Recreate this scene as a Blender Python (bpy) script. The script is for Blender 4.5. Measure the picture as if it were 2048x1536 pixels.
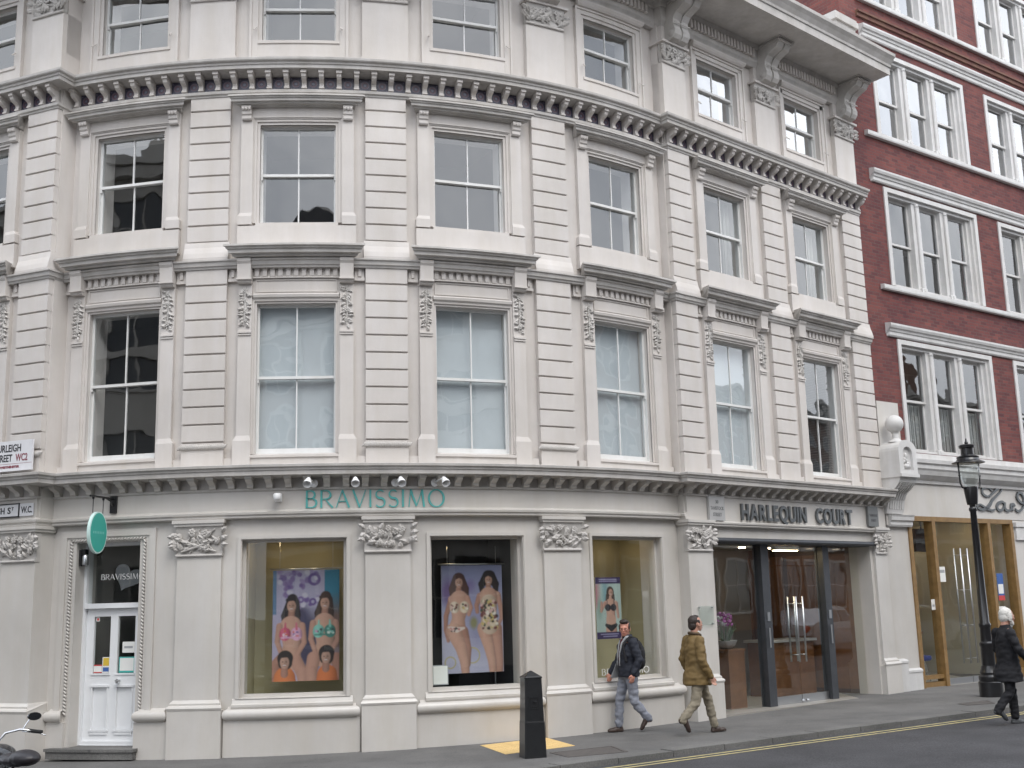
import bpy, bmesh, math, random
import numpy as np
from mathutils import Vector, Matrix, noise
R_ = math.radians
random.seed(7)
scene = bpy.context.scene
for o in list(bpy.data.objects): bpy.data.objects.remove(o, do_unlink=True)
COL = scene.collection

# ------------------------------------------------------------------ camera
CAM_H = 2.03
PITCH, ROLL = R_(10.9293), R_(-1.5070)
cam_d = bpy.data.cameras.new('camera'); cam = bpy.data.objects.new('camera', cam_d); COL.objects.link(cam)
fw = Vector((0, math.cos(PITCH), math.sin(PITCH))); up = Vector((0, -math.sin(PITCH), math.cos(PITCH))); rt = Vector((1, 0, 0))
r2 = rt*math.cos(ROLL) + up*math.sin(ROLL); u2 = -rt*math.sin(ROLL) + up*math.cos(ROLL)
cam.matrix_world = Matrix(((r2.x, u2.x, -fw.x, 0), (r2.y, u2.y, -fw.y, 0), (r2.z, u2.z, -fw.z, CAM_H), (0, 0, 0, 1)))
cam_d.sensor_width = 36; cam_d.lens = 36*2289.05/2048; cam_d.clip_start = .05; cam_d.clip_end = 2000
scene.camera = cam
scene.render.resolution_x = 1024; scene.render.resolution_y = 768

# ------------------------------------------------------------------ sky, sun, exposure (overcast day)
SUN_EL, SUN_AZ = R_(52), R_(152)       # azimuth clockwise from +Y
world = bpy.data.worlds.new('World'); scene.world = world; world.use_nodes = True
nt = world.node_tree; nt.nodes.clear()
sky = nt.nodes.new('ShaderNodeTexSky'); sky.sky_type = 'NISHITA'; sky.sun_disc = False
sky.sun_elevation = SUN_EL; sky.sun_rotation = SUN_AZ; sky.air_density = 1.0; sky.dust_density = 5.0; sky.ozone_density = 1.0
hs = nt.nodes.new('ShaderNodeHueSaturation'); hs.inputs['Saturation'].default_value = .5
tc = nt.nodes.new('ShaderNodeTexCoord')
nz = nt.nodes.new('ShaderNodeTexNoise'); nz.inputs['Scale'].default_value = 2.6; nz.inputs['Detail'].default_value = 7; nz.inputs['Roughness'].default_value = .55
cr = nt.nodes.new('ShaderNodeValToRGB'); cr.color_ramp.elements[0].position = .36; cr.color_ramp.elements[0].color = (.43, .48, .57, 1)
cr.color_ramp.elements[1].position = .74; cr.color_ramp.elements[1].color = (1.22, 1.25, 1.29, 1)
ml = nt.nodes.new('ShaderNodeMix'); ml.data_type = 'RGBA'; ml.blend_type = 'MULTIPLY'; ml.inputs[0].default_value = 1; ml.inputs[7].default_value = (11.5, 11.5, 11.5, 1)
mx = nt.nodes.new('ShaderNodeMix'); mx.data_type = 'RGBA'; mx.inputs[0].default_value = .82     # cloud cover
bg = nt.nodes.new('ShaderNodeBackground'); bg.inputs['Strength'].default_value = .13
wo = nt.nodes.new('ShaderNodeOutputWorld')
nt.links.new(sky.outputs[0], hs.inputs['Color']); nt.links.new(tc.outputs['Generated'], nz.inputs['Vector'])
nt.links.new(nz.outputs['Fac'], cr.inputs[0]); nt.links.new(cr.outputs[0], ml.inputs[6]); nt.links.new(hs.outputs[0], mx.inputs[6]); nt.links.new(ml.outputs[2], mx.inputs[7])
nt.links.new(mx.outputs[2], bg.inputs['Color']); nt.links.new(bg.outputs[0], wo.inputs['Surface'])
sd = bpy.data.lights.new('sun', 'SUN'); sd.energy = .7; sd.angle = R_(30); sd.color = (1, .97, .92)
sun = bpy.data.objects.new('sun', sd); COL.objects.link(sun)
sdir = Vector((math.sin(SUN_AZ)*math.cos(SUN_EL), math.cos(SUN_AZ)*math.cos(SUN_EL), math.sin(SUN_EL)))
sun.rotation_euler = sdir.to_track_quat('Z', 'Y').to_euler(); sun.location = (0, 0, 40)
scene.view_settings.view_transform = 'Standard'; scene.view_settings.look = 'None'
scene.view_settings.exposure = 0.88; scene.view_settings.gamma = 1
scene.render.engine = 'CYCLES'
scene.cycles.max_bounces = 8; scene.cycles.transparent_max_bounces = 16

# ------------------------------------------------------------------ plan of the place
CX, CY, RF = -3.9166, 26.7671, 9.746      # centre and radius of the bowed corner
RA, LA, KA = R_(41.13), R_(-22.59), R_(36.3)
ORG = {'R': (2.9333, 19.6006, RA), 'L': (-7.2187, 17.2743, LA), 'K': (7.5724, 23.7309, KA)}
def ground(x): return .04 + .0105*x
def frame(fr, s):                         # position on the face line and the angle of its tangent
    if fr == 'B':
        th = s/RF; return CX + RF*math.sin(th), CY - RF*math.cos(th), th
    ox, oy, a = ORG[fr]; return ox + s*math.cos(a), oy + s*math.sin(a), a
def W(fr, s, n, z):
    x, y, a = frame(fr, s); return (x + n*math.sin(a), y - n*math.cos(a), z)
def gz(fr, s, n=0): return ground(W(fr, s, n, 0)[0])

# ------------------------------------------------------------------ mesh builder
class MB:
    def __init__(s, bend=False): s.v = []; s.f = []; s.m = []; s.k = 0; s.bend = bend
    def P(s, x, n, z):                     # local facade point: x along, n outwards, z up
        if s.bend:
            t = x/RF; return ((RF+n)*math.sin(t), RF-(RF+n)*math.cos(t), z)
        return (x, -n, z)
    def add(s, vs, fs):
        o = len(s.v); s.v += [tuple(p) for p in vs]
        for f in fs: s.f.append(tuple(o+i for i in f)); s.m.append(s.k)
    def hexa(s, p):                        # 8 points: bottom ring 0-3, top ring 4-7
        s.add(p, [(3, 2, 1, 0), (4, 5, 6, 7), (0, 1, 5, 4), (1, 2, 6, 5), (2, 3, 7, 6), (3, 0, 4, 7)])
    def box(s, x0, x1, n0, n1, z0, z1):
        s.ext(x0, x1, [(n0, z0), (n1, z0), (n1, z1), (n0, z1)])
    def ext(s, x0, x1, prof, cap=True):    # extrude an (n,z) profile along x, bent if the builder bends
        k = 2 if not s.bend else max(2, int(abs(x1-x0)/.3)+2)
        rows = [[s.P(x0+(x1-x0)*i/(k-1), n, z) for n, z in prof] for i in range(k)]
        s.loft(rows, cap)
    def loft(s, rows, cap=True, closed=True):
        m = len(rows[0]); vs = [p for r in rows for p in r]; fs = []
        for i in range(len(rows)-1):
            for j in range(m if closed else m-1):
                a, b = i*m+j, i*m+(j+1) % m; fs.append((a, b, b+m, a+m))
        if cap: fs.append(tuple(range(m-1, -1, -1))); fs.append(tuple((len(rows)-1)*m+j for j in range(m)))
        s.add(vs, fs)
    def tube(s, pts, r, seg=8, cap=True):
        pts = [Vector(p) for p in pts]; rs = r if isinstance(r, (list, tuple)) else [r]*len(pts); rows = []
        pu = None
        for i, p in enumerate(pts):
            d = (pts[min(i+1, len(pts)-1)]-pts[max(i-1, 0)]).normalized()
            if pu is None: pu = d.orthogonal().normalized()
            u = (pu-d*pu.dot(d))
            u = u.normalized() if u.length > 1e-6 else d.orthogonal().normalized()
            w = d.cross(u); pu = u
            rows.append([p+(u*math.cos(2*math.pi*k/seg)+w*math.sin(2*math.pi*k/seg))*rs[i] for k in range(seg)])
        s.loft(rows, cap)
    def lathe(s, prof, c=(0, 0, 0), seg=20, sy=1., cap=True, rot=0.):
        s.loft([[(c[0]+r*math.cos(2*math.pi*k/seg+rot), c[1]+sy*r*math.sin(2*math.pi*k/seg+rot), c[2]+z) for k in range(seg)] for r, z in prof], cap)
    def ell(s, c, r, seg=10, rings=6, M=None):
        rows = []
        for i in range(rings+1):
            a = -math.pi/2+math.pi*i/rings; cr_ = max(math.cos(a), .02); q = []
            for k in range(seg):
                p = Vector((r[0]*cr_*math.cos(2*math.pi*k/seg), r[1]*cr_*math.sin(2*math.pi*k/seg), r[2]*math.sin(a)))
                if M is not None: p = M @ p
                q.append((c[0]+p.x, c[1]+p.y, c[2]+p.z))
            rows.append(q)
        s.loft(rows)
    def prism(s, poly, z0, z1):            # vertical prism over a plan polygon (local xyz)
        m = len(poly); s.add([(x, y, z0) for x, y in poly]+[(x, y, z1) for x, y in poly],
              [tuple(range(m-1, -1, -1)), tuple(range(m, 2*m))]+[(i, (i+1) % m, m+(i+1) % m, m+i) for i in range(m)])
    def stroke(s, pts, ws, n0, n1, ox=0, oz=0):   # a flat pen stroke with changing width, standing off the wall
        k = len(pts); L = []; Rr = []
        for i in range(k):
            a = pts[max(i-1, 0)]; b = pts[min(i+1, k-1)]; dx, dz = b[0]-a[0], b[1]-a[1]; l = math.hypot(dx, dz) or 1
            w = (ws[i] if isinstance(ws, (list, tuple)) else ws)/2; nx, nz_ = -dz/l*w, dx/l*w
            L.append((pts[i][0]+nx, pts[i][1]+nz_)); Rr.append((pts[i][0]-nx, pts[i][1]-nz_))
        rows = [[s.P(ox+L[i][0], n0, oz+L[i][1]), s.P(ox+L[i][0], n1, oz+L[i][1]), s.P(ox+Rr[i][0], n1, oz+Rr[i][1]), s.P(ox+Rr[i][0], n0, oz+Rr[i][1])] for i in range(k)]
        s.loft(rows)
    def mesh(s, name, mats, smooth=False, recalc=True):
        me = bpy.data.meshes.new(name); me.from_pydata(s.v, [], s.f)
        mats = mats if isinstance(mats, (list, tuple)) else [mats]
        for m in mats: me.materials.append(M[m] if isinstance(m, str) else m)
        if len(mats) > 1: me.polygons.foreach_set('material_index', s.m)
        if recalc:
            bm = bmesh.new(); bm.from_mesh(me); bmesh.ops.recalc_face_normals(bm, faces=bm.faces); bm.to_mesh(me); bm.free()
        if smooth:
            me.polygons.foreach_set('use_smooth', [True]*len(me.polygons))
            if smooth is not True: me.set_sharp_from_angle(angle=R_(smooth))
        me.update(); return me
    def build(s, name, mats, parent=None, smooth=False, fr=None, at=0., loc=None, rz=0.):
        return link(name, s.mesh(name, mats, smooth), parent, fr, at, loc, rz)
def link(name, me, parent=None, fr=None, at=0., loc=None, rz=0.):
    o = bpy.data.objects.new(name, me); COL.objects.link(o)
    if fr: x, y, a = frame(fr, at); o.location = (x, y, 0 if loc is None else loc[2]); o.rotation_euler.z = a
    elif loc is not None: o.location = loc; o.rotation_euler.z = rz
    if parent is not None: adopt(o, parent)
    return o
def adopt(o, p):                           # o was placed in world (or, under a part, in that part's own) coordinates
    o.parent = p
    if p.parent is None and p.type == 'EMPTY':
        o.matrix_parent_inverse = Matrix.LocRotScale(p.location, p.rotation_euler, p.scale).inverted()
def sub(name, me, part, loc=(0, 0, 0), rz=0., sc=None):   # sub-part in the part's local space
    o = bpy.data.objects.new(name, me); COL.objects.link(o); o.parent = part; o.location = loc; o.rotation_euler.z = rz
    if sc: o.scale = sc
    return o
def copy_part(o, fr, at, root):            # a part with its sub-parts, moved along the facade
    c = o.copy(); COL.objects.link(c); c.parent = root; c.matrix_parent_inverse = o.matrix_parent_inverse.copy()
    x, y, a = frame(fr, at); c.location = (x, y, o.location.z); c.rotation_euler.z = a
    for ch in o.children:
        d = ch.copy(); COL.objects.link(d); d.parent = c
    return c
def tag(o, label, cat, group=None):
    o['label'] = label; o['category'] = cat
    if group: o['group'] = group
    return o
def struct(o): o['kind'] = 'structure'; return o
def thing(name, label, cat, loc=(0, 0, 0), rz=0., group=None):
    o = bpy.data.objects.new(name, None); COL.objects.link(o); o.location = loc; o.rotation_euler.z = rz; o.empty_display_size = .2
    return tag(o, label, cat, group)
def part(o, name, me): return sub(name, me, o)   # part in the thing's own local space

# ------------------------------------------------------------------ materials
M = {}
def mat(name, col, rough=.6, metal=0., noise_amt=.0, nscale=3., bump=.0, bscale=60., spec=.5, coat=0., streak=0., emit=None, es=0., col2=None, detail=5):
    m = bpy.data.materials.new(name); m.use_nodes = True; nt = m.node_tree; b = nt.nodes['Principled BSDF']
    b.inputs['Base Color'].default_value = (*col, 1); b.inputs['Roughness'].default_value = rough; b.inputs['Metallic'].default_value = metal
    b.inputs['Specular IOR Level'].default_value = spec; b.inputs['Coat Weight'].default_value = coat
    if emit: b.inputs['Emission Color'].default_value = (*emit, 1); b.inputs['Emission Strength'].default_value = es
    tc = nt.nodes.new('ShaderNodeTexCoord')
    geo = nt.nodes.new('ShaderNodeNewGeometry')
    src = None
    def N(t, **k):
        n = nt.nodes.new(t)
        for a, v in k.items(): n.inputs[a].default_value = v
        return n
    if noise_amt or col2:
        n1 = N('ShaderNodeTexNoise', Scale=nscale, Detail=detail, Roughness=.62); nt.links.new(geo.outputs['Position'], n1.inputs['Vector'])
        rp = nt.nodes.new('ShaderNodeValToRGB'); rp.color_ramp.elements[0].position = .32; rp.color_ramp.elements[1].position = .7
        c2 = col2 or tuple(c*(1-noise_amt) for c in col)
        rp.color_ramp.elements[0].color = (*c2, 1); rp.color_ramp.elements[1].color = (*col, 1)
        nt.links.new(n1.outputs['Fac'], rp.inputs[0]); src = rp.outputs[0]
    if streak:
        mp = nt.nodes.new('ShaderNodeMapping'); mp.inputs['Scale'].default_value = (3.1, 3.1, .42); nt.links.new(geo.outputs['Position'], mp.inputs['Vector'])
        n2 = N('ShaderNodeTexNoise', Scale=1., Detail=6., Roughness=.7); nt.links.new(mp.outputs[0], n2.inputs['Vector'])
        r2_ = nt.nodes.new('ShaderNodeValToRGB'); r2_.color_ramp.elements[0].position = .30; r2_.color_ramp.elements[1].position = .62
        k = 1-streak; r2_.color_ramp.elements[0].color = (k, k*.985, k*.95, 1); r2_.color_ramp.elements[1].color = (1, 1, 1, 1)
        mu = nt.nodes.new('ShaderNodeMix'); mu.data_type = 'RGBA'; mu.blend_type = 'MULTIPLY'; mu.inputs[0].default_value = 1
        nt.links.new(n2.outputs['Fac'], r2_.inputs[0]); nt.links.new(r2_.outputs[0], mu.inputs[7])
        if src: nt.links.new(src, mu.inputs[6])
        else: mu.inputs[6].default_value = (*col, 1)
        src = mu.outputs[2]
    if src: nt.links.new(src, b.inputs['Base Color'])
    if bump:
        n3 = N('ShaderNodeTexNoise', Scale=bscale, Detail=3.); nt.links.new(geo.outputs['Position'], n3.inputs['Vector'])
        bp = nt.nodes.new('ShaderNodeBump'); bp.inputs['Strength'].default_value = bump; bp.inputs['Distance'].default_value = .01
        nt.links.new(n3.outputs['Fac'], bp.inputs['Height']); nt.links.new(bp.outputs[0], b.inputs['Normal'])
    M[name] = m; return m
def glass(name, ior=1.55, tint=(.88, .93, .92), wave=.004):
    m = bpy.data.materials.new(name); m.use_nodes = True; nt = m.node_tree; nt.nodes.clear()
    o = nt.nodes.new('ShaderNodeOutputMaterial'); mx = nt.nodes.new('ShaderNodeMixShader'); t = nt.nodes.new('ShaderNodeBsdfTransparent'); t.inputs[0].default_value = (*tint, 1)
    g = nt.nodes.new('ShaderNodeBsdfGlossy'); g.inputs['Roughness'].default_value = .015; g.inputs['Color'].default_value = (1, 1, 1, 1)
    f = nt.nodes.new('ShaderNodeFresnel'); f.inputs['IOR'].default_value = ior
    geo = nt.nodes.new('ShaderNodeNewGeometry'); nz = nt.nodes.new('ShaderNodeTexNoise'); nz.inputs['Scale'].default_value = 1.7; nz.inputs['Detail'].default_value = 1
    bp = nt.nodes.new('ShaderNodeBump'); bp.inputs['Strength'].default_value = 1; bp.inputs['Distance'].default_value = wave
    nt.links.new(geo.outputs['Position'], nz.inputs['Vector']); nt.links.new(nz.outputs['Fac'], bp.inputs['Height']); nt.links.new(bp.outputs[0], g.inputs['Normal'])
    iv = nt.nodes.new('ShaderNodeMath'); iv.operation = 'SUBTRACT'; iv.inputs[0].default_value = 1; nt.links.new(geo.outputs['Backfacing'], iv.inputs[1])
    ml = nt.nodes.new('ShaderNodeMath'); ml.operation = 'MULTIPLY'; nt.links.new(f.outputs[0], ml.inputs[0]); nt.links.new(iv.outputs[0], ml.inputs[1])
    nt.links.new(ml.outputs[0], mx.inputs[0]); nt.links.new(t.outputs[0], mx.inputs[1]); nt.links.new(g.outputs[0], mx.inputs[2]); nt.links.new(mx.outputs[0], o.inputs['Surface'])
    M[name] = m
STU = (.648, .610, .580)
mat('stucco', STU, .62, noise_amt=.15, nscale=.9, bump=.12, bscale=45, streak=.07, spec=.35)
mat('stucco_carved', (.585, .56, .535), .7, noise_amt=.22, nscale=7, bump=.2, bscale=60, spec=.3, streak=.12)
mat('stucco_ledge', (.60, .575, .55), .7, noise_amt=.22, nscale=2.5, bump=.15, bscale=40, spec=.3, streak=.16)
mat('stucco_shop', (.605, .578, .545), .33, noise_amt=.14, nscale=.8, bump=.06, bscale=30, spec=.5, streak=.05)
mat('sash_paint', (.74, .74, .73), .42, noise_amt=.08, nscale=5, streak=.08)
mat('white_paint', (.78, .79, .80), .35, noise_amt=.05, nscale=4)
mat('trim_white', (.66, .65, .64), .5, noise_amt=.12, nscale=4, streak=.12)
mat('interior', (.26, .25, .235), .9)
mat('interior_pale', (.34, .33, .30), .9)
mat('blind', (.58, .61, .625), .8, noise_amt=.05, nscale=3)
mat('slat_dark', (.10, .11, .115), .45)
mat('khaki_board', (.40, .365, .24), .85, noise_amt=.08, nscale=1.5)
mat('black_board', (.012, .013, .016), .6)
mat('tile_dark', (.062, .055, .085), .3, noise_amt=.4, nscale=40)
mat('tile_red', (.125, .070, .090), .35)
mat('tile_blue', (.13, .125, .17), .35)
mat('iron_black', (.012, .012, .014), .32, noise_amt=.3, nscale=12, bump=.08, bscale=70, coat=.3)
mat('bollard_black', (.014, .015, .017), .38, noise_amt=.3, nscale=8, coat=.3)
mat('steel_dark', (.085, .09, .10), .42, metal=.5, noise_amt=.2, nscale=6)
mat('chrome', (.75, .76, .77), .18, metal=1.)
mat('brushed', (.55, .56, .57), .35, metal=1.)
mat('letter_grey', (.17, .18, .185), .38, metal=.7)
mat('letter_teal', (.10, .42, .40), .45)
mat('sign_teal', (.05, .40, .33), .5, noise_amt=.06, nscale=6)
mat('sign_rim', (.55, .72, .68), .5)
mat('sign_print', (.16, .52, .46), .5)
mat('plate_white', (.70, .70, .72), .35, noise_amt=.06, nscale=6)
mat('plate_black', (.018, .018, .022), .4)
mat('plate_red', (.22, .05, .07), .4)
mat('plaque_pale', (.42, .415, .41), .45, noise_amt=.08, nscale=8)
mat('plaque_grey', (.16, .165, .165), .5, noise_amt=.1, nscale=8)
mat('timber', (.29, .175, .065), .42, col2=(.20, .115, .04), nscale=6, coat=.2)
mat('wood_warm', (.21, .092, .036), .38, col2=(.15, .065, .026), nscale=5, coat=.3)
mat('wood_dark', (.10, .045, .022), .4, col2=(.065, .03, .016), nscale=4, coat=.3)
mat('stone_floor', (.30, .28, .25), .35, noise_amt=.1, nscale=4)
mat('lamp_glow', (1, .9, .7), .5, emit=(1, .74, .42), es=26.)
mat('spot_white', (.80, .80, .80), .35)
mat('paper', (.78, .78, .75), .7)
glass('shop_pane', 1.65, (.97, .985, .98), .0015); glass('old_pane', 2.15, (.955, .97, .975), .006); glass('bright_pane', 5.0, (.90, .93, .95), .004); glass('entrance_pane', 2.1, (.95, .97, .965), .0015)  # highest IOR puts a brighter sky reflection into chosen upper panes
def pave_mat(name, base, dark, light, cell=.0):
    m = mat(name, base, .85, noise_amt=.36, nscale=.9, bump=.35, bscale=90, spec=.3); nt = m.node_tree; b = nt.nodes['Principled BSDF']
    geo = nt.nodes.new('ShaderNodeNewGeometry'); s = nt.nodes.new('ShaderNodeTexNoise'); s.inputs['Scale'].default_value = 55; s.inputs['Detail'].default_value = 4; s.inputs['Roughness'].default_value = .8
    nt.links.new(geo.outputs['Position'], s.inputs['Vector']); r = nt.nodes.new('ShaderNodeValToRGB'); r.color_ramp.elements[0].position = .38; r.color_ramp.elements[1].position = .66
    r.color_ramp.elements[0].color = (*dark, 1); r.color_ramp.elements[1].color = (*light, 1); nt.links.new(s.outputs['Fac'], r.inputs[0])
    mu = nt.nodes.new('ShaderNodeMix'); mu.data_type = 'RGBA'; mu.blend_type = 'MULTIPLY'; mu.inputs[0].default_value = 1
    lk = b.inputs['Base Color'].links[0].from_socket; nt.links.new(lk, mu.inputs[6]); nt.links.new(r.outputs[0], mu.inputs[7]); vo = nt.nodes.new('ShaderNodeTexVoronoi'); vo.inputs['Scale'].default_value = 2.6; nt.links.new(geo.outputs['Position'], vo.inputs['Vector'])   # gum and oil spots
    r3 = nt.nodes.new('ShaderNodeValToRGB'); r3.color_ramp.elements[0].position = .05; r3.color_ramp.elements[0].color = (.62, .62, .63, 1); r3.color_ramp.elements[1].position = .075; r3.color_ramp.elements[1].color = (1, 1, 1, 1); nt.links.new(vo.outputs['Distance'], r3.inputs[0])
    m3 = nt.nodes.new('ShaderNodeMix'); m3.data_type = 'RGBA'; m3.blend_type = 'MULTIPLY'; m3.inputs[0].default_value = 1; nt.links.new(mu.outputs[2], m3.inputs[6]); nt.links.new(r3.outputs[0], m3.inputs[7]); nt.links.new(m3.outputs[2], b.inputs['Base Color'])
pave_mat('asphalt', (.080, .079, .084), (.55, .55, .55), (1.5, 1.5, 1.5))
pave_mat('footway', (.165, .161, .156), (.8, .8, .8), (1.2, 1.2, 1.2))
pave_mat('kerb_stone', (.19, .186, .178), (.7, .7, .7), (1.25, 1.25, 1.25))
mat('yellow_paint', (.62, .52, .22), .7, col2=(.30, .27, .17), nscale=9, bump=.1)
mat('tactile', (.72, .50, .21), .75, noise_amt=.18, nscale=5)
mat('iron_cover', (.10, .09, .085), .6, noise_amt=.3, nscale=12)
# brick
def brick_mat():
    m = bpy.data.materials.new('brick'); m.use_nodes = True; nt = m.node_tree; b = nt.nodes['Principled BSDF']; b.inputs['Roughness'].default_value = .8; b.inputs['Specular IOR Level'].default_value = .25
    tc = nt.nodes.new('ShaderNodeTexCoord'); sp = nt.nodes.new('ShaderNodeSeparateXYZ'); cb = nt.nodes.new('ShaderNodeCombineXYZ')
    nt.links.new(tc.outputs['Object'], sp.inputs[0]); ad = nt.nodes.new('ShaderNodeMath'); ad.operation = 'ADD'
    nt.links.new(sp.outputs['X'], ad.inputs[0]); nt.links.new(sp.outputs['Y'], ad.inputs[1]); nt.links.new(ad.outputs[0], cb.inputs['X']); nt.links.new(sp.outputs['Z'], cb.inputs['Y'])
    bt = nt.nodes.new('ShaderNodeTexBrick'); bt.inputs['Scale'].default_value = 1; bt.inputs['Brick Width'].default_value = .225; bt.inputs['Row Height'].default_value = .075
    bt.inputs['Mortar Size'].default_value = .006; bt.inputs['Mortar Smooth'].default_value = .3; bt.inputs['Bias'].default_value = -.1
    bt.inputs['Color1'].default_value = (.195, .060, .056, 1); bt.inputs['Color2'].default_value = (.112, .040, .044, 1); bt.inputs['Mortar'].default_value = (.125, .082, .080, 1)
    nt.links.new(cb.outputs[0], bt.inputs['Vector'])
    n = nt.nodes.new('ShaderNodeTexNoise'); n.inputs['Scale'].default_value = .55; n.inputs['Detail'].default_value = 6; n.inputs['Roughness'].default_value = .65; nt.links.new(tc.outputs['Object'], n.inputs['Vector'])
    r = nt.nodes.new('ShaderNodeValToRGB'); r.color_ramp.elements[0].position = .3; r.color_ramp.elements[0].color = (.72, .74, .78, 1); r.color_ramp.elements[1].position = .72; r.color_ramp.elements[1].color = (1.22, 1.35, 1.2, 1)
    nt.links.new(n.outputs['Fac'], r.inputs[0]); mu = nt.nodes.new('ShaderNodeMix'); mu.data_type = 'RGBA'; mu.blend_type = 'MULTIPLY'; mu.inputs[0].default_value = 1
    nt.links.new(bt.outputs['Color'], mu.inputs[6]); nt.links.new(r.outputs[0], mu.inputs[7]); nt.links.new(mu.outputs[2], b.inputs['Base Color'])
    bp = nt.nodes.new('ShaderNodeBump'); bp.inputs['Strength'].default_value = .5; bp.inputs['Distance'].default_value = .006; bp.invert = True
    nt.links.new(bt.outputs['Fac'], bp.inputs['Height']); nt.links.new(bp.outputs[0], b.inputs['Normal']); M['brick'] = m
brick_mat()

mat('brick_worn', (.17, .095, .060), .85, col2=(.12, .045, .042), nscale=5, bump=.3, bscale=14)

# ------------------------------------------------------------------ road, kerb, footway
KH = .07
kd = Vector((math.cos(R_(32.9)), math.sin(R_(32.9)))); kp = Vector((3.198, 16.69))
kerb = [kp+kd*t for t in (70, 40, 25)]+[kp+kd*(17-i*.92) for i in range(0, 24)]
k0 = kerb[-1]; k1 = Vector((-8.0, 15.43)); kc = k0-kd*2.9
for i in range(1, 11):
    t = i/11; kerb.append(k0*(1-t)**2+kc*2*t*(1-t)+k1*t*t)
ld = Vector((-math.cos(LA), -math.sin(LA)))
kerb += [k1+ld*t for t in (0, .9, 1.8, 2.7, 3.6, 20, 60)]
def offs(path, d):
    out = []
    for i, p in enumerate(path):
        a = path[max(i-1, 0)]; b = path[min(i+1, len(path)-1)]; t = (b-a).normalized(); out.append(p+Vector((t.y, -t.x))*d)   # d>0: towards the building
    return out
kin = offs(kerb, .27)
mb = MB(); n = 30
xs = [-400, -150, -60]+[-30+i*3 for i in range(31)]+[100, 200, 400]; ys = [-400, -150, -60]+[-30+i*3 for i in range(31)]+[100, 200, 400]
mb.add([(x, y, ground(max(-60, min(60, x)))-KH) for y in ys for x in xs], [(j*len(xs)+i, j*len(xs)+i+1, (j+1)*len(xs)+i+1, (j+1)*len(xs)+i) for j in range(len(ys)-1) for i in range(len(xs)-1)])
road = struct(mb.build('road', 'asphalt'))
mb = MB()
vs = [(p.x, p.y, ground(p.x)) for p in kin]; back = [(p.x*.35, 40 if abs(p.x) < 30 else 60, ground(p.x*.35)) for p in kin]
m = len(vs); mb.add(vs+back, [(i, i+1, m+i+1, m+i) for i in range(m-1)])
footway = struct(mb.build('pavement', 'footway'))
# kerb stones, each laid on its own
kroot = bpy.data.objects.new('kerb', None); COL.objects.link(kroot); struct(kroot); kroot.location = (kp.x, kp.y, ground(kp.x)-KH)
for i in range(2, len(kerb)-2):
    a, b, c, d = kerb[i], kerb[i+1], kin[i+1], kin[i]
    g = (b-a).normalized()*.006; j = random.uniform(-.004, .004)
    mb = MB(); q = [(a+g), (b-g), (c-g), (d+g)]; o2 = [Vector((0, 0))]*4
    mb.hexa([(p.x, p.y, ground(p.x)-KH-.1) for p in q]+[(p.x, p.y, ground(p.x)+.004+j) for p in q])
    mb.build('kerb_stone', 'kerb_stone', kroot)
def band(name, d0, d1, mt, lift):
    A, B = offs(kerb, -d0), offs(kerb, -d1); mb = MB(); m = len(A)
    mb.add([(p.x, p.y, ground(p.x)-KH+lift) for p in A]+[(p.x, p.y, ground(p.x)-KH+lift) for p in B], [(i, i+1, m+i+1, m+i) for i in range(m-1)])
    return struct(mb.build(name, mt))
band('yellow_line', .17, .23, 'yellow_paint', .004); band('yellow_line', .33, .39, 'yellow_paint', .004)
# tactile paving at the crossing point: slabs with blisters
troot = bpy.data.objects.new('tactile_paving', None); COL.objects.link(troot); struct(troot); troot.location = (-.6, 17.37, ground(-.6))
ta = math.atan2(.65, .96); tu = Vector((math.cos(ta), math.sin(ta))); tv = Vector((.36, -1.07)).normalized()
mb = MB(); e = .392
def tp(x, y, z): p = tu*x+tv*y; return (p.x, p.y, z+.0105*p.x)
mb.hexa([tp(0, 0, -.03), tp(e, 0, -.03), tp(e, e, -.03), tp(0, e, -.03), tp(0, 0, .004), tp(e, 0, .004), tp(e, e, .004), tp(0, e, .004)])
for i in range(5):
    for j in range(5):
        q = [tp(.04+i*.078+.018*math.cos(k*1.0472), .04+j*.078+.018*math.sin(k*1.0472), .0035) for k in range(6)]; q2 = [tp(.04+i*.078+.011*math.cos(k*1.0472), .04+j*.078+.011*math.sin(k*1.0472), .009) for k in range(6)]
        mb.loft([q, q2])
slab = mb.mesh('paving_slab', 'tactile')
for i in range(3):
    for j in range(3):
        p = tu*(i*.396)+tv*(j*.396); link('paving_slab', slab, troot, loc=(-.6+p.x, 17.37+p.y, ground(-.6+p.x)))
def cover(pts, label):
    c = sum((Vector(p) for p in pts), Vector((0, 0)))/4; mb = MB()
    t = thing('manhole_cover', label, 'manhole cover', (c.x, c.y, ground(c.x)))
    for k, (i0, i1, z, nm) in enumerate(((1., .90, .006, 'frame'), (.88, 0, .004, 'plate'))):
        mb = MB(); P4 = [Vector(p)-c for p in pts]
        if nm == 'frame':
            for a in range(4):
                p, q = P4[a], P4[(a+1) % 4]
                mb.hexa([(v.x, v.y, -.02) for v in (p, q, q*i1, p*i1)]+[(v.x, v.y, z+.0105*v.x) for v in (p, q, q*i1, p*i1)])
        else:
            mb.hexa([(v.x*i0, v.y*i0, -.02) for v in P4]+[(v.x*i0, v.y*i0, z+.0105*v.x) for v in P4])
        part(t, nm, mb.mesh(nm, 'iron_cover'))
cover([(.38, 16.22), (1.28, 16.73), (1.43, 16.02), (.61, 15.69)], 'long flat cover set in the pavement beside the black bollard')
cover([(7.68, 20.86), (8.39, 21.3), (8.28, 20.71), (7.73, 20.54)], 'small flat cover in the pavement below the lamp post')

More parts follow.
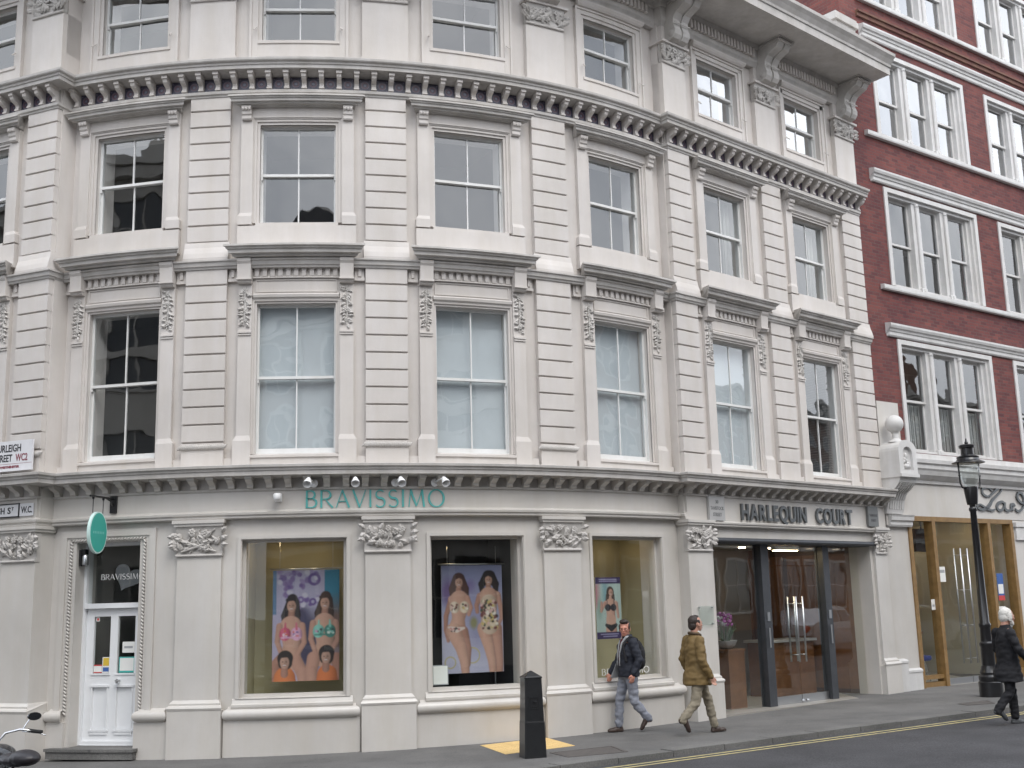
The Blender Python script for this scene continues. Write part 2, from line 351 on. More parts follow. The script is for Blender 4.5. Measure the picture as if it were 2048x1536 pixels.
# ------------------------------------------------------------------ the white corner building
HALL = {}
cb = thing('corner_building', 'pale stucco corner building with bowed front, rusticated pilasters and rows of sash windows', 'building', (0, 19, 0))
BAYS = [('B', -2.165), ('B', .62), ('B', 3.42), ('B', 6.31), ('R', 1.668), ('R', 4.446), ('L', -1.70)]
PIL = [('B', -.77, .325), ('B', 2.016, .325), ('B', 4.842, .325), ('R', .295, .295), ('R', 3.058, .31), ('R', 5.865, .34), ('L', -.308, .308), ('L', -3.10, .31)]
SB = [-3.24, -1.085, -.445, 1.69, 2.342, 4.517, 5.167, 7.47]
# path of the face line, left to right, with mitred corners
def bow_s(px, py): return RF*math.atan2(px-CX, CY-py)
def hit_bow(ox, oy, dx, dy):
    fx, fy = ox-CX, oy-CY; b = fx*dx+fy*dy; c = fx*fx+fy*fy-RF*RF; t = -b-math.sqrt(b*b-c)
    if t < 0: t = -b+math.sqrt(b*b-c)
    return ox+dx*t, oy+dy*t
lp = W('L', 0, 0, 0); lx = hit_bow(lp[0], lp[1], -math.sin(LA), math.cos(LA))
rp = W('R', 0, 0, 0); rx = hit_bow(rp[0], rp[1], -math.sin(RA), math.cos(RA))
s_l, s_r = bow_s(*lx), bow_s(*rx)
REND = 6.21
def path(l0=-7., r1=REND):
    pts = [W('L', l0, 0, 0)[:2], lp[:2], lx]; kk = 34
    pts += [W('B', s_l+(s_r-s_l)*i/kk, 0, 0)[:2] for i in range(1, kk)]
    return pts+[rx, rp[:2], W('R', r1, 0, 0)[:2]]
def mitre(pts):
    out = []; ns = []
    for a, b in zip(pts, pts[1:]):
        d = Vector((b[0]-a[0], b[1]-a[1])).normalized(); ns.append(Vector((d.y, -d.x)))
    for i, p in enumerate(pts):
        n0 = ns[max(i-1, 0)]; n1 = ns[min(i, len(ns)-1)]; m_ = (n0+n1)/(1+n0.dot(n1)); out.append((p[0], p[1], m_.x, m_.y))
    return out
def run(name, prof, mt, parent, pts=None, smooth=False):
    mb = MB(); mb.loft([[(x+nx*n, y+ny*n, z) for n, z in prof] for x, y, nx, ny in mitre(pts or path())]); return mb.build(name, mt, parent, smooth)
# ---- walls with their openings
WN0, WN1 = -.55, -.10
F3 = (11.10, 12.22, .60); F2 = (8.0, 9.64, .60); F1 = (4.36, 6.70, .61)
def wall(fr, s0, s1, zs, ops, n0=WN0, n1=WN1, name='wall', mt='stucco', root=None):
    mb = MB(fr == 'B'); c = (s0+s1)/2
    zl = sorted({zs[0], zs[1]}|{o[2] for o in ops if zs[0] < o[2] < zs[1]}|{o[3] for o in ops if zs[0] < o[3] < zs[1]})
    for za, zb in zip(zl, zl[1:]):
        cuts = sorted((o[0], o[1]) for o in ops if o[2] < (za+zb)/2 < o[3]); x = s0
        for a, b in cuts+[(s1, s1)]:
            if a-x > 1e-4: mb.box(x-c, a-c, n0, n1, za, zb)
            x = b
    return mb.build(name, mt, root or cb, fr=fr, at=c)
def bay_ops(fr): return [(c-f[2], c+f[2], f[0], f[1]) for g, c in BAYS if g == fr for f in (F1, F2, F3)]
wall('B', s_l-.2, s_r+.2, (3.95, 13.4), bay_ops('B')); wall('R', -.02, REND-.01, (3.95, 13.4), bay_ops('R')); wall('L', -7., .02, (3.95, 13.4), bay_ops('L'))
# side returns of the two piers
for fr, a, b in (('L', -.30, -.004), ('R', .004, .30)):
    mb = MB(); mb.box(a, b, -.50, -.06, 3.95, 12.95); mb.build('pier_core', 'stucco', cb, fr=fr, at=0)
# ground floor walls
SHOP = [(-.155, 1.41), (2.655, 4.175), (5.43, 6.97)]
SHOPZ = (.80, 3.09)
ops = [(a, b, *SHOPZ) for a, b in SHOP]+[(-2.80, -1.72, -.5, 3.12)]
wall('B', s_l-.2, s_r+.2, (-.4, 3.95), ops, -.55, -.06, 'wall', 'stucco_shop')
wall('R', -.02, REND-.01, (-.4, 3.95), [(.69, 5.62, -.5, 3.07)], -.55, -.06, 'wall', 'stucco_shop')
wall('L', -7., .02, (-.4, 3.95), [(-2.5, -.95, .80, 3.09)], -.55, -.06, 'wall', 'stucco_shop')
# ---- floors and back walls inside, so that the windows look into dark rooms
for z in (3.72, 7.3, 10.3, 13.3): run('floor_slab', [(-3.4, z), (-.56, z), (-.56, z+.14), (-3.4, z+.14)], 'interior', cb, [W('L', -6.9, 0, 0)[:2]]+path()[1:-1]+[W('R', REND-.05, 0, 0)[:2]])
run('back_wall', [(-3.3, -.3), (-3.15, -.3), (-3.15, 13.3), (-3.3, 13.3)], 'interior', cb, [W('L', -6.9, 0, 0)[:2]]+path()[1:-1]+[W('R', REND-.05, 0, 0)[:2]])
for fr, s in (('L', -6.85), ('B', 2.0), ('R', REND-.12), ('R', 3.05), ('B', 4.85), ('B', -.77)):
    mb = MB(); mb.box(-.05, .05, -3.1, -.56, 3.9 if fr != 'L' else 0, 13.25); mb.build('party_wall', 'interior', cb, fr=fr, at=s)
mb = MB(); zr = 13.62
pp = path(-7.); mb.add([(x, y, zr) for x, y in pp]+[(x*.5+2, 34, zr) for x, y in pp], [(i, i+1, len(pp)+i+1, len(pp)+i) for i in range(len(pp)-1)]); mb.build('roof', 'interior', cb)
mb = MB(); mb.box(-.1, .1, -9, -.5, -.3, 13.6); mb.build('end_wall', 'stucco', cb, fr='R', at=REND-.12)
# ---- pilasters of rusticated blocks
A0, A8, B0, B9 = 9.877, 7.693, 6.996, 4.548
dA, dB = (A0-A8)/8, (B0-B9)/9
GAP, DEP = .024, .038
blk = {}
def block(bend, w, h):
    k = (bend, round(w, 3), round(h, 3))
    if k not in blk:
        mb = MB(bend); mb.ext(-w, w, [(-DEP-.004, 0), (0-.006, 0), (0, .008), (0, h-.006), (-.006, h), (-DEP-.004, h)]); blk[k] = mb.mesh('block', 'stucco')
    return blk[k]
for pi_, (fr, c, w) in enumerate(PIL):
    bend = fr == 'B'; mb = MB(bend)
    deep = WN1+.02 if bend else -.12
    side = .0
    mb.box(-w+.004, w-.004, deep-.02, -DEP, 4.15, 7.30); mb.box(-w+.004, w-.004, deep-.02, -DEP, 7.38, 10.14)
    corner = (fr == 'R' and c < .5) or (fr == 'L' and c > -.5)
    p = mb.build('pilaster', 'stucco', cb, fr=fr, at=c)
    hs_ = [(A0, 10.13)]+[(A0-dA*(i+1), A0-dA*i) for i in range(8)]+[(B0, 7.29)]+[(B0-dB*(i+1), B0-dB*i) for i in range(9)]+[(4.15, B9)]
    for a, b in hs_:
        me = block(bend, w, round(b-a, 3)-GAP)
        if corner: # blocks wrap round the corner of the pier
            k = ('c', fr, round(b-a, 3))
            if k not in blk:
                h = b-a-GAP; m2 = MB()
                m2.ext(-w, w, [(-.30, 0), (-.006, 0), (0, .008), (0, h-.006), (-.006, h), (-.30, h)]); blk[k] = m2.mesh('block', 'stucco')
            me = blk[k]
        sub('block', me, p, (0, 0, a+GAP/2))
    # weathered base of the upper pilaster
    mb = MB(bend); mb.ext(-w-.03, w+.03, [(-.09, 7.37), (.075, 7.37), (.075, 7.42), (.055, 7.50), (.02, 7.60), (0.004, 7.69), (-.09, 7.69)]); sub('pilaster_base', mb.mesh('pilaster_base', 'stucco'), p)
    if fr == 'B' or corner and fr == 'L':
        mb = MB(bend); nn_ = 24; ww = w+.04
        for i in range(nn_):
            x = -ww+2*ww*(i+.5)/nn_; q = mb.P(x, .008, 4.475)
            mb.ell(q, (.020, .03, .052), 8, 5, Matrix.Rotation(R_(38), 3, 'Y'))
        sub('rope_moulding', mb.mesh('rope_moulding', 'stucco_carved', True), p)
# ---- long courses
c2 = run('cornice', [(-.16, 10.10), (.015, 10.10), (.02, 10.125), (.045, 10.14), (.05, 10.185), (-.03, 10.185), (-.03, 10.43), (.0, 10.455), (.24, 10.46), (.245, 10.515), (.262, 10.52), (.268, 10.55), (.30, 10.565), (.31, 10.58), (.315, 10.615), (.30, 10.625), (-.05, 10.70), (-.16, 10.70)], 'stucco_ledge', cb)
c1 = run('cornice', [(-.16, 3.80), (.015, 3.80), (.025, 3.83), (-.02, 3.83), (-.02, 3.98), (.28, 4.0), (.283, 4.065), (.30, 4.07), (.305, 4.10), (.335, 4.115), (.34, 4.15), (.32, 4.157), (-.06, 4.20), (-.16, 4.20)], 'stucco_ledge', cb)
run('string_course', [(-.16, 7.25), (.02, 7.25), (.03, 7.28), (.05, 7.29), (.06, 7.345), (.085, 7.36), (.085, 7.385), (-.08, 7.41), (-.16, 7.41)], 'stucco_ledge', cb)
run('fascia', [(-.5, 3.38), (-.012, 3.38), (-.012, 3.805), (-.5, 3.805)], 'stucco_shop', cb)
fm_ = [(-.3, 3.385), (.035, 3.385), (.05, 3.40), (.05, 3.43), (.075, 3.445), (.08, 3.475), (.03, 3.49), (-.012, 3.515), (-.3, 3.515)]
run('fascia_moulding', fm_, 'stucco_shop', cb, path()[:-1])
run('fascia_moulding', [(-.3, 3.28), (.02, 3.28), (.035, 3.295), (.035, 3.315), (.055, 3.33), (.06, 3.355), (.02, 3.372), (-.012, 3.385), (-.3, 3.385)], 'stucco_shop', cb, path()[-2:])
# brackets (with the patterned tiles between them)
mb = MB(); pr_ = [(-.02, 0), (.03, 0), (.05, .02), (.05, .05), (.04, .07), (.05, .10), (.085, .12), (.13, .135), (.165, .165), (.175, .20), (.175, .268), (-.02, .268)]
mb.ext(-.036, .036, pr_); mb.box(-.046, .046, .0, .20, .215, .266); mb.box(-.042, .042, .0, .06, .012, .035); brk = mb.mesh('bracket', 'stucco', False)
mb = MB(); mb.ext(-.048, .048, [(-.02, .0), (.04, .0), (.06, .015), (.065, .05), (.10, .075), (.15, .09), (.185, .115), (.195, .165), (-.02, .165)]); mb.box(-.056, .056, .0, .215, .13, .172); brk1 = mb.mesh('bracket', 'stucco_shop')
mb = MB(); mb.box(-.098, .098, -.03, -.012, 0, .225); mb.k = 1
def ring(mb, r0, r1, n0, zc, seg=14):
    for i in range(seg):
        a, b = 2*math.pi*i/seg, 2*math.pi*(i+1)/seg
        mb.hexa([mb.P(r*math.cos(t), n_, zc+r*math.sin(t)) for n_ in (n0-.006, n0) for r, t in ((r0, a), (r1, a), (r1, b), (r0, b))])
ring(mb, .036, .058, -.008, .112); mb.k = 2; ring(mb, .0, .024, -.008, .112, 8); ring(mb, .060, .068, -.008, .112, 14)
for sx in (-1, 1):
    for sz in (-1, 1): mb.box(sx*.076-.011, sx*.076+.011, -.013, -.008, .112+sz*.085-.011, .112+sz*.085+.011)
tile = mb.mesh('tile', ['tile_dark', 'tile_red', 'tile_blue'])
# coves between the brackets
mb = MB(); mb.ext(-.088, .088, [(-.03, .228), (.02, .236), (.07, .252), (.12, .272), (-.03, .272)]); cove = mb.mesh('cove', 'stucco_ledge')
def spread(s0, s1, pitch):
    k = max(1, round((s1-s0)/pitch)); return [s0+(s1-s0)*i/k for i in range(k+1)]
def put(me, name, parent, fr, s, z):
    o = bpy.data.objects.new(name, me); COL.objects.link(o); o.parent = parent; x, y, a = frame(fr, s); o.location = (x, y, z); o.rotation_euler.z = a
    return o
c2.matrix_parent_inverse = Matrix.Translation((0, -19, 0))
for fr, a, b in (('B', s_l+.13, s_r-.13), ('R', .05, REND-.06), ('L', -2.4, -.05)):
    ss = spread(a, b, .276)
    for s in ss: put(brk, 'bracket', c2, fr, s, 10.19)
    for p, q in zip(ss, ss[1:]): put(tile, 'tile', c2, fr, (p+q)/2, 10.189); put(cove, 'cove', c2, fr, (p+q)/2, 10.19)
    ss = spread(a, b, .284)
    for s in ss: put(brk1, 'bracket', c1, fr, s, 3.832)
# ---- sash windows
def frame4(mb, x0, x1, z0, z1, n0, n1, wl, wr, wb, wt):
    mb.box(x0, x0+wl, n0, n1, z0, z1); mb.box(x1-wr, x1, n0, n1, z0, z1); mb.box(x0+wl, x1-wr, n0, n1, z0, z0+wb); mb.box(x0+wl, x1-wr, n0, n1, z1-wt, z1)
def sash_meshes(hw, z0, z1, rail, gm='old_pane'):
    mb = MB(); frame4(mb, -hw, hw, z0, z1, -.36, -.19, .018, .018, .03, .010)
    a, b, zl, zh = -hw+.018, hw-.018, z0+.03, z1-.010; br = .07 if z1-z0 > 2 else .035
    frame4(mb, a, b, rail-.02, zh, -.245, -.205, .022, .022, .042, .028)     # upper sash, outside
    frame4(mb, a, b, zl, rail+.020, -.29, -.25, .026, .026, br, .040)        # lower sash, inside
    mb.box(-.010, .010, -.24, -.208, rail+.022, zh-.028); mb.box(-.010, .010, -.285, -.253, zl+br, rail-.02)
    for sx in (a+.012, b-.012): mb.box(sx-.011, sx+.011, -.243, -.207, rail-.075, rail-.02)
    panes = []
    for x0, x1 in ((a+.022, -.010), (.010, b-.022)):
        p = MB(); p.box(x0, x1, -.228, -.223, rail+.022, zh-.028); panes.append(p.mesh('pane', gm))
        p = MB(); p.box(x0+.004*(x0 < 0), x1-.004*(x0 > 0), -.272, -.267, zl+br, rail-.02); panes.append(p.mesh('pane', gm))
    return mb.mesh('sash_window', 'sash_paint'), panes
def make_blind(hw, z0, z1, mt='blind'):
    mb = MB(); mb.box(-hw, hw, -.345, -.340, z0, z1); mb.box(-hw, hw, -.35, -.333, z0-.02, z0); return mb.mesh('blind', mt)
mbs = MB(); mbs.box(-.54, .54, -.36, -.315, 0, .004); slat = None
SASH = {'F1': sash_meshes(F1[2], F1[0], F1[1], 5.55), 'F2': sash_meshes(F2[2], F2[0], F2[1], 8.83), 'F3': sash_meshes(F3[2], F3[0], F3[1], 11.70), 'F3R': sash_meshes(F3[2], F3[0], F3[1], 11.70, 'bright_pane')}
b1 = make_blind(.585, 4.40, 6.69); b1b = make_blind(.585, 4.40, 6.42)
m_sl = MB(); m_sl.hexa([(-.53, .372, 0), (.53, .372, 0), (.53, .335, .018), (-.53, .335, .018), (-.53, .372, .003), (.53, .372, .003), (.53, .335, .021), (-.53, .335, .021)]); slat = m_sl.mesh('blind_slat', 'slat_dark')
mc = MB()
for i in range(16):
    x = .30+.19*i/15; mc.tube([(x, .42+.02*math.sin(i*1.9), 8.05), (x+.01, .42+.02*math.sin(i*1.9+.6), 9.6)], .011, 6)
curtain = mc.mesh('curtain', 'interior_pale', True)
for bi, (fr, c) in enumerate(BAYS):
    for fl in ('F1', 'F2', 'F3'):
        fm, panes = SASH['F3R' if fl == 'F3' and fr == 'R' else fl]; w_ = link('sash_window', fm, cb, fr, c)
        for p in panes: sub('pane', p, w_)
        if fl == 'F1':
            if bi in (1, 2, 3, 4): sub('blind', b1 if bi != 2 else b1b, w_)
            if bi == 2: sub('blind', make_blind(.58, 6.42, 6.69), w_, (0, .03, 0))
            if bi == 5:
                for k in range(64): sub('blind_slat', slat, w_, (0, 0, 4.46+k*.034))
        if fl == 'F2' and bi in (4, 5): sub('curtain', curtain, w_)
        if fl == 'F3' and bi in (0, 1, 2, 6):   # small things stand on the sills inside
            pass
# ---- window surrounds
def leaf(mb, x, n, z, a, L, w, lift, curl=0.3):
    ca, sa = math.cos(a), math.sin(a); pts = []
    for t, ww, h in ((0, .15, 0), (.35, 1., .8), (.7, .75, 1.), (1., .05, .55)):
        for sgn in (-1, 0, 1):
            u = t*L; v = sgn*w*ww/2; hh = n+lift*(h if sgn == 0 else h*.55)
            pts.append(mb.P(x+u*ca-v*sa, hh, z+u*sa+v*ca))
    vs = pts; fs = []
    for i in range(3):
        for j in range(2): a_ = i*3+j; fs.append((a_, a_+1, a_+4, a_+3))
    bk = [mb.P(x+.5*L*ca, n-.02, z+.5*L*sa)]
    o = len(vs); rim = [0, 1, 2, 5, 8, 11, 10, 9, 6, 3]
    for i in range(len(rim)): fs.append((rim[(i+1) % len(rim)], rim[i], o))
    mb.add(vs+bk, fs)
def rosette(mb, x, n, z, r):
    for k in range(6):
        a = k*math.pi/3+.3; mb.ell(mb.P(x+r*.62*math.cos(a), n, z+r*.62*math.sin(a)), (r*.42, r*.30, r*.42), 7, 4)
    mb.ell(mb.P(x, n+r*.18, z), (r*.30, r*.3, r*.30), 8, 4)
def carved_cap(bend, w, z0, z1, seed, flare=.06, kind=0):
    rnd = random.Random(seed); mb = MB(bend); h = z1-z0
    mb.ext(-w, w, [(-.08, z0), (.03, z0), (.038, z0+.015), (.03, z0+.035), (.0, z0+.04), (.005, z0+.5*h), (flare*.7, z1-.04), (flare, z1), (-.08, z1)])
    zz = z0+.05; hh = h-.06
    nf = lambda z: .01+flare*.75*max(0, (z-z0)/h)**2
    for k in range(5):   # stems
        x0 = rnd.uniform(-w*.8, w*.8); x1 = rnd.uniform(-w, w); za, zb = zz+rnd.uniform(0, .3)*hh, zz+rnd.uniform(.5, 1)*hh
        P3 = [mb.P(x0+(x1-x0)*t+.04*math.sin(t*5+k), nf(za+(zb-za)*t)+.012, za+(zb-za)*t) for t in (0, .25, .5, .75, 1)]; mb.tube(P3, .010, 5)
    for k in range(int(30*w/.34)):
        x = rnd.uniform(-w*.95, w*.95); z = zz+rnd.random()*hh*.66; leaf(mb, x, nf(z), z, rnd.uniform(.15, 2.99), rnd.uniform(.10, .17), rnd.uniform(.055, .095), rnd.uniform(.035, .065))
    nr = (2, 3, 5, 4)[kind]
    for k in range(nr):
        x = (-w*.75+1.5*w*(k+.5)/nr) if kind else (-.1+.2*k); rosette(mb, x, nf(zz+hh*.7)+.02, zz+hh*(.72+.1*rnd.uniform(-1, 1)), .062 if kind < 2 else .05)
    for sx in (-1, 1):
        for k in range(4): leaf(mb, sx*(w*.96), nf(z1-.1), z1-.10-k*.06, (0 if sx > 0 else math.pi)+rnd.uniform(-.7, .7), rnd.uniform(.10, .14), .085, .075)
    if kind == 0:   # crossed shears below two roses
        for sx in (-1, 1): mb.tube([mb.P(-sx*w*.75, .03, zz+.02), mb.P(0, .04, zz+.10), mb.P(sx*w*.8, .04, zz+.20)], [.014, .018, .012], 6)
    return mb
def drop(seed):
    rnd = random.Random(seed); mb = MB(); z = 6.95
    mb.tube([(0, .0, 6.97), (.01, -.01, 6.6), (-.01, -.01, 6.34)], [.02, .016, .01], 6)
    for k in range(26):
        z = 6.93-.60*k/26; sx = 1 if k % 2 else -1
        leaf(mb, sx*.01, .0, z, (-.5 if sx > 0 else math.pi+.5)+rnd.uniform(-.8, .5), rnd.uniform(.07, .105), .045, rnd.uniform(.025, .05))
    for k in range(4): rosette(mb, rnd.uniform(-.03, .03), .02, 6.90-.16*k, rnd.uniform(.03, .042))
    return mb
def surround2(bend):     # second floor
    mb = MB(bend)
    for sx in (-1, 1):
        def bx(a, b, *r): mb.box(min(sx*a, sx*b), max(sx*a, sx*b), *r)
        bx(.60, .645, -.12, -.085, 8.0, 9.685); bx(.645, .685, -.12, -.06, 8.0, 9.725); bx(.685, .70, -.12, -.045, 8.0, 9.74)
        bx(.70, .89, -.12, -.025, 8.16, 9.90)
        z0 = 7.57; mb.loft([[mb.P(sx*x, n, z) for x, n in ((.70, -.12), (.70, -.025), (.89, -.025), (.89, -.12))] for z in (8.16,)]+[[mb.P(sx*x, n, z) for x, n in ((.70, -.12), (.70, -.005), (.925, -.005), (.925, -.12))] for z in (8.10, 7.965)])
    for a, b, n in ((9.64, 9.685, -.085), (9.685, 9.725, -.06), (9.725, 9.74, -.045)): mb.box(-.70 if n > -.05 else -(.60+(a-9.64)), .70 if n > -.05 else .60+(a-9.64), -.12, n, a, b)
    mb.ext(-.645, .645, [(-.4, 7.94), (-.03, 7.94), (-.03, 7.99), (-.10, 8.0), (-.4, 8.045)])
    mb.box(-.925, .925, -.12, -.01, 7.55, 7.94); mb.box(-.70, .70, -.12, -.03, 9.742, 9.91)
    return mb
def ends(mb, hw, prof):    # a moulding whose ends return to the wall
    n_in = min(p[0] for p in prof)
    rows = []
    k = 9
    xs = [-hw]+[-hw+.0+2*hw*i/(k-1) for i in range(1, k-1)]+[hw]
    for i, x in enumerate(xs):
        rows.append([mb.P((x+(1 if i == 0 else -1)*(max(p[0] for p in prof)-max(n, 0))*.8) if i in (0, k-1) else x*.985, n, z) for n, z in prof])
    mb.loft(rows)
def hood(bend, hw, z0, z1, p):
    mb = MB(bend); h = z1-z0
    prof = [(-.11, z0), (.02, z0), (.03, z0+.10*h), (p*.50, z0+.14*h), (p*.52, z0+.30*h), (p*.74, z0+.34*h), (p*.76, z0+.62*h), (p*.86, z0+.66*h), (p*.88, z0+.78*h), (p*.97, z0+.82*h), (p, z0+.84*h), (p, z1), (p*.9, z1+.012), (-.11, z1+.05)]
    ends(mb, hw, prof); return mb.mesh('hood', 'stucco_ledge')
def surround1(bend):     # first floor
    mb = MB(bend)
    for sx in (-1, 1):
        def bx(a, b, *r): mb.box(min(sx*a, sx*b), max(sx*a, sx*b), *r)
        bx(.61, .645, -.12, -.09, 4.36, 6.74); bx(.645, .675, -.12, -.065, 4.36, 6.77)
        bx(.675, .885, -.12, -.03, 4.63, 7.34)
        mb.loft([[mb.P(sx*x, n, z) for x, n in ((.66, -.12), (.66, -.005), (.93, -.005), (.93, -.12))] for z in (4.19, 4.56)]+[[mb.P(sx*x, n, 4.64) for x, n in ((.675, -.12), (.675, -.03), (.885, -.03), (.885, -.12))]])
        bx(.68, .88, -.03, -.012, 6.19, 6.215); bx(.675, .885, -.03, .0, 6.225, 6.255)
        bx(.90, 1.05, -.12, -.06, 7.10, 7.25); bx(.90, 1.06, -.12, -.04, 7.055, 7.10)
    mb.box(-.61, .61, -.12, -.09, 6.70, 6.735)
    mb.ext(-.66, .66, [(-.12, 6.735), (-.065, 6.735), (-.06, 6.77), (-.03, 6.79), (-.02, 6.83), (-.03, 6.85), (-.12, 6.85)])
    mb.box(-.672, .672, -.12, -.075, 6.85, 7.36)
    frame4(mb, -.63, .63, 6.875, 7.08, -.08, -.06, .02, .02, .02, .02)
    mb.ext(-.672, .672, [(-.12, 7.095), (-.03, 7.095), (-.03, 7.112), (-.05, 7.125), (-.12, 7.125)])
    mb.box(-.672, .672, -.12, -.03, 7.262, 7.36)
    mb.ext(-.66, .66, [(-.4, 4.30), (-.01, 4.30), (-.01, 4.335), (-.10, 4.355), (-.4, 4.40)]); mb.box(-1.07, 1.07, -.12, -.035, 4.17, 4.30)
    return mb
mb = MB(); mb.box(-.033, .033, -.08, -.035, 0, .125); mb.box(-.038, .038, -.08, -.03, .10, .135); dentil = mb.mesh('dentil', 'stucco')
mb = MB(); mb.ext(-.105, .105, [(-.04, 7.0), (.03, 7.0), (.05, 7.02), (.05, 7.04), (.075, 7.06), (.085, 7.30), (.11, 7.34), (.11, 7.385), (-.04, 7.385)]); mb.box(-.115, .115, .0, .09, 7.05, 7.075); corb = mb.mesh('corbel', 'stucco')
mb = MB(); mb.ext(-.075, .075, [(-.03, 9.69), (.015, 9.69), (.03, 9.71), (.03, 9.76), (.05, 9.78), (.06, 9.84), (.085, 9.875), (.085, 9.905), (-.03, 9.905)])
for k in range(3): mb.ell((-.05+.05*k, -.07, 9.86), (.028, .03, .03), 7, 4)
cons2 = mb.mesh('console', 'stucco')
drops = [drop(i).mesh('carved_drop', 'stucco_carved') for i in range(4)]
sur = {b: (surround1(b).mesh('window_surround', 'stucco'), surround2(b).mesh('window_surround', 'stucco'), hood(b, 1.055, 7.375, 7.565, .27), hood(b, 1.055, 9.905, 10.045, .20)) for b in (True, False)}
def wedge(bend, x): t = x/RF if bend else 0; return (RF*math.sin(t) if bend else x, RF-RF*math.cos(t) if bend else 0, 0), t
# third floor surround
def surround3(bend):
    mb = MB(bend)
    for sx in (-1, 1):
        def bx(a, b, *r): mb.box(min(sx*a, sx*b), max(sx*a, sx*b), *r)
        bx(.60, .66, -.12, -.08, 11.10, 12.28); bx(.66, .76, -.12, -.055, 10.70, 12.36); bx(.76, .80, -.12, -.03, 10.70, 12.40)
        mb.tube([mb.P(sx*.68, -.03, 11.30), mb.P(sx*.70, .06, 11.22)], .012, 6)
    mb.box(-.66, .66, -.12, -.08, 12.22, 12.28); mb.box(-.76, .76, -.12, -.055, 12.28, 12.36); mb.box(-.80, .80, -.12, -.03, 12.36, 12.40)
    ends(mb, .80, [(-.12, 12.40), (.0, 12.40), (.03, 12.43), (.05, 12.47), (.05, 12.50), (-.12, 12.53)])
    mb.ext(-.66, .66, [(-.4, 11.03), (-.04, 11.03), (-.04, 11.08), (-.10, 11.10), (-.4, 11.15)]); mb.box(-.66, .66, -.12, -.06, 10.70, 11.03)
    return mb.mesh('window_surround', 'stucco')
sur3 = {b: surround3(b) for b in (True, False)}
for bi, (fr, c) in enumerate(BAYS):
    bend = fr == 'B'; s1_, s2_, h1, h2 = sur[bend]
    o = link('window_surround', s1_, cb, fr, c); sub('hood', h1, o)
    for k in range(11): l, t = wedge(bend, -.605+.121*k); sub('dentil', dentil, o, (l[0], l[1], 7.126), t)
    for j, x in enumerate((-.78, .78)):
        l, t = wedge(bend, x); sub('corbel', corb, o, l, t)
        q = sub('carved_drop', drops[(bi*2+j) % 4], o, (l[0]-.03*-math.sin(t)*0, l[1]+.03, 0), t)
        l2, t2 = wedge(bend, x*1.26); sub('dentil', dentil, o, (l2[0], l2[1], 7.122), t2, (.7, 1, .9))
    o = link('window_surround', s2_, cb, fr, c); sub('hood', h2, o)
    for x in (-.795, .795): l, t = wedge(bend, x); sub('console', cons2, o, l, t)
    link('window_surround', sur3[bend], cb, fr, c)
# ---- third floor pilasters, carved capitals, scroll consoles and the great cornice
mb = MB()
sc = [(-.05, 12.20), (.10, 12.20), (.20, 12.23), (.25, 12.30), (.26, 12.38), (.22, 12.50), (.23, 12.60), (.30, 12.70), (.42, 12.76), (.52, 12.80), (.58, 12.88), (.60, 12.96), (.60, 13.0), (-.05, 13.0)]
mb.ext(-.21, -.03, sc); mb.ext(.03, .21, sc); mb.ext(-.031, .031, [(n-.035 if n > 0 else n, z) for n, z in sc])
mb.box(-.26, .26, -.05, .64, 12.965, 13.02); mb.box(-.235, .235, -.05, .625, 12.90, 12.935)
for sx in (-1, 1):
    for (n, z, r) in ((.16, 12.32, .07), (.46, 12.88, .06)):
        mb.lathe([(0.001, 0), (r, 0), (r*.9, .012), (r*.5, .016), (r*.45, .026), (0.001, .03)], (0, 0, 0), 12) if False else mb.ell((sx*.212, -n, z), (.014, r, r), 8, 5)
mb.box(-.215, .215, .26, .275, 12.50, 12.52)
scroll = mb.mesh('console', 'stucco_ledge', 25)
for i, (fr, c, w) in enumerate(PIL):
    bend = fr == 'B'; w3 = w+.05 if bend else w+.02; mb = MB(bend); corner = (fr == 'R' and c < .5) or (fr == 'L' and -.5 < c)
    dn = -.53 if corner else -.12
    mb.box(-w3, w3, dn, .0, 10.70, 11.80); mb.box(-w3-.02, w3+.02, dn, .02, 10.70, 10.80)
    mb.box(-w3-.06, w3+.06, dn, .09, 12.16, 12.205); mb.box(-w3+.03, w3-.03, dn, .0, 12.2, 13.0)
    o = mb.build('upper_pilaster', 'stucco', cb, fr=fr, at=c)
    sub('capital', carved_cap(bend, w3, 11.78, 12.17, 40+i, .06, 1+i % 3).mesh('capital', 'stucco_carved'), o)
    sub('console', scroll, o)
gc = run('great_cornice', [(-.2, 12.52), (.0, 12.52), (.02, 12.56), (.05, 12.60), (.06, 12.66), (.06, 12.87), (.10, 12.88), (.12, 12.97), (.99, 13.0), (1.0, 12.985), (1.03, 12.985), (1.035, 13.14), (1.06, 13.15), (1.07, 13.2), (1.13, 13.28), (1.19, 13.34), (1.20, 13.40), (1.15, 13.41), (-.2, 13.62)], 'stucco_ledge', cb)
mb = MB(); mb.box(-.03, .03, .05, .13, 0, .17); dent3 = mb.mesh('dentil', 'stucco')
for fr, a, b in (('R', .75, 2.65), ('R', 3.5, 5.45), ('B', 5.35, 7.1)):
    for s in spread(a, b, .098): put(dent3, 'dentil', gc, fr, s, 12.68)
mb = MB(); mb.box(-.36, .36, .35, .95, 13.40, 13.72); mb.box(-.42, .42, .30, 1.0, 13.72, 13.85); mb.box(-.39, .39, .33, .98, 13.85, 13.90); mb.build('parapet_block', 'stucco_ledge', cb, fr='R', at=4.75)

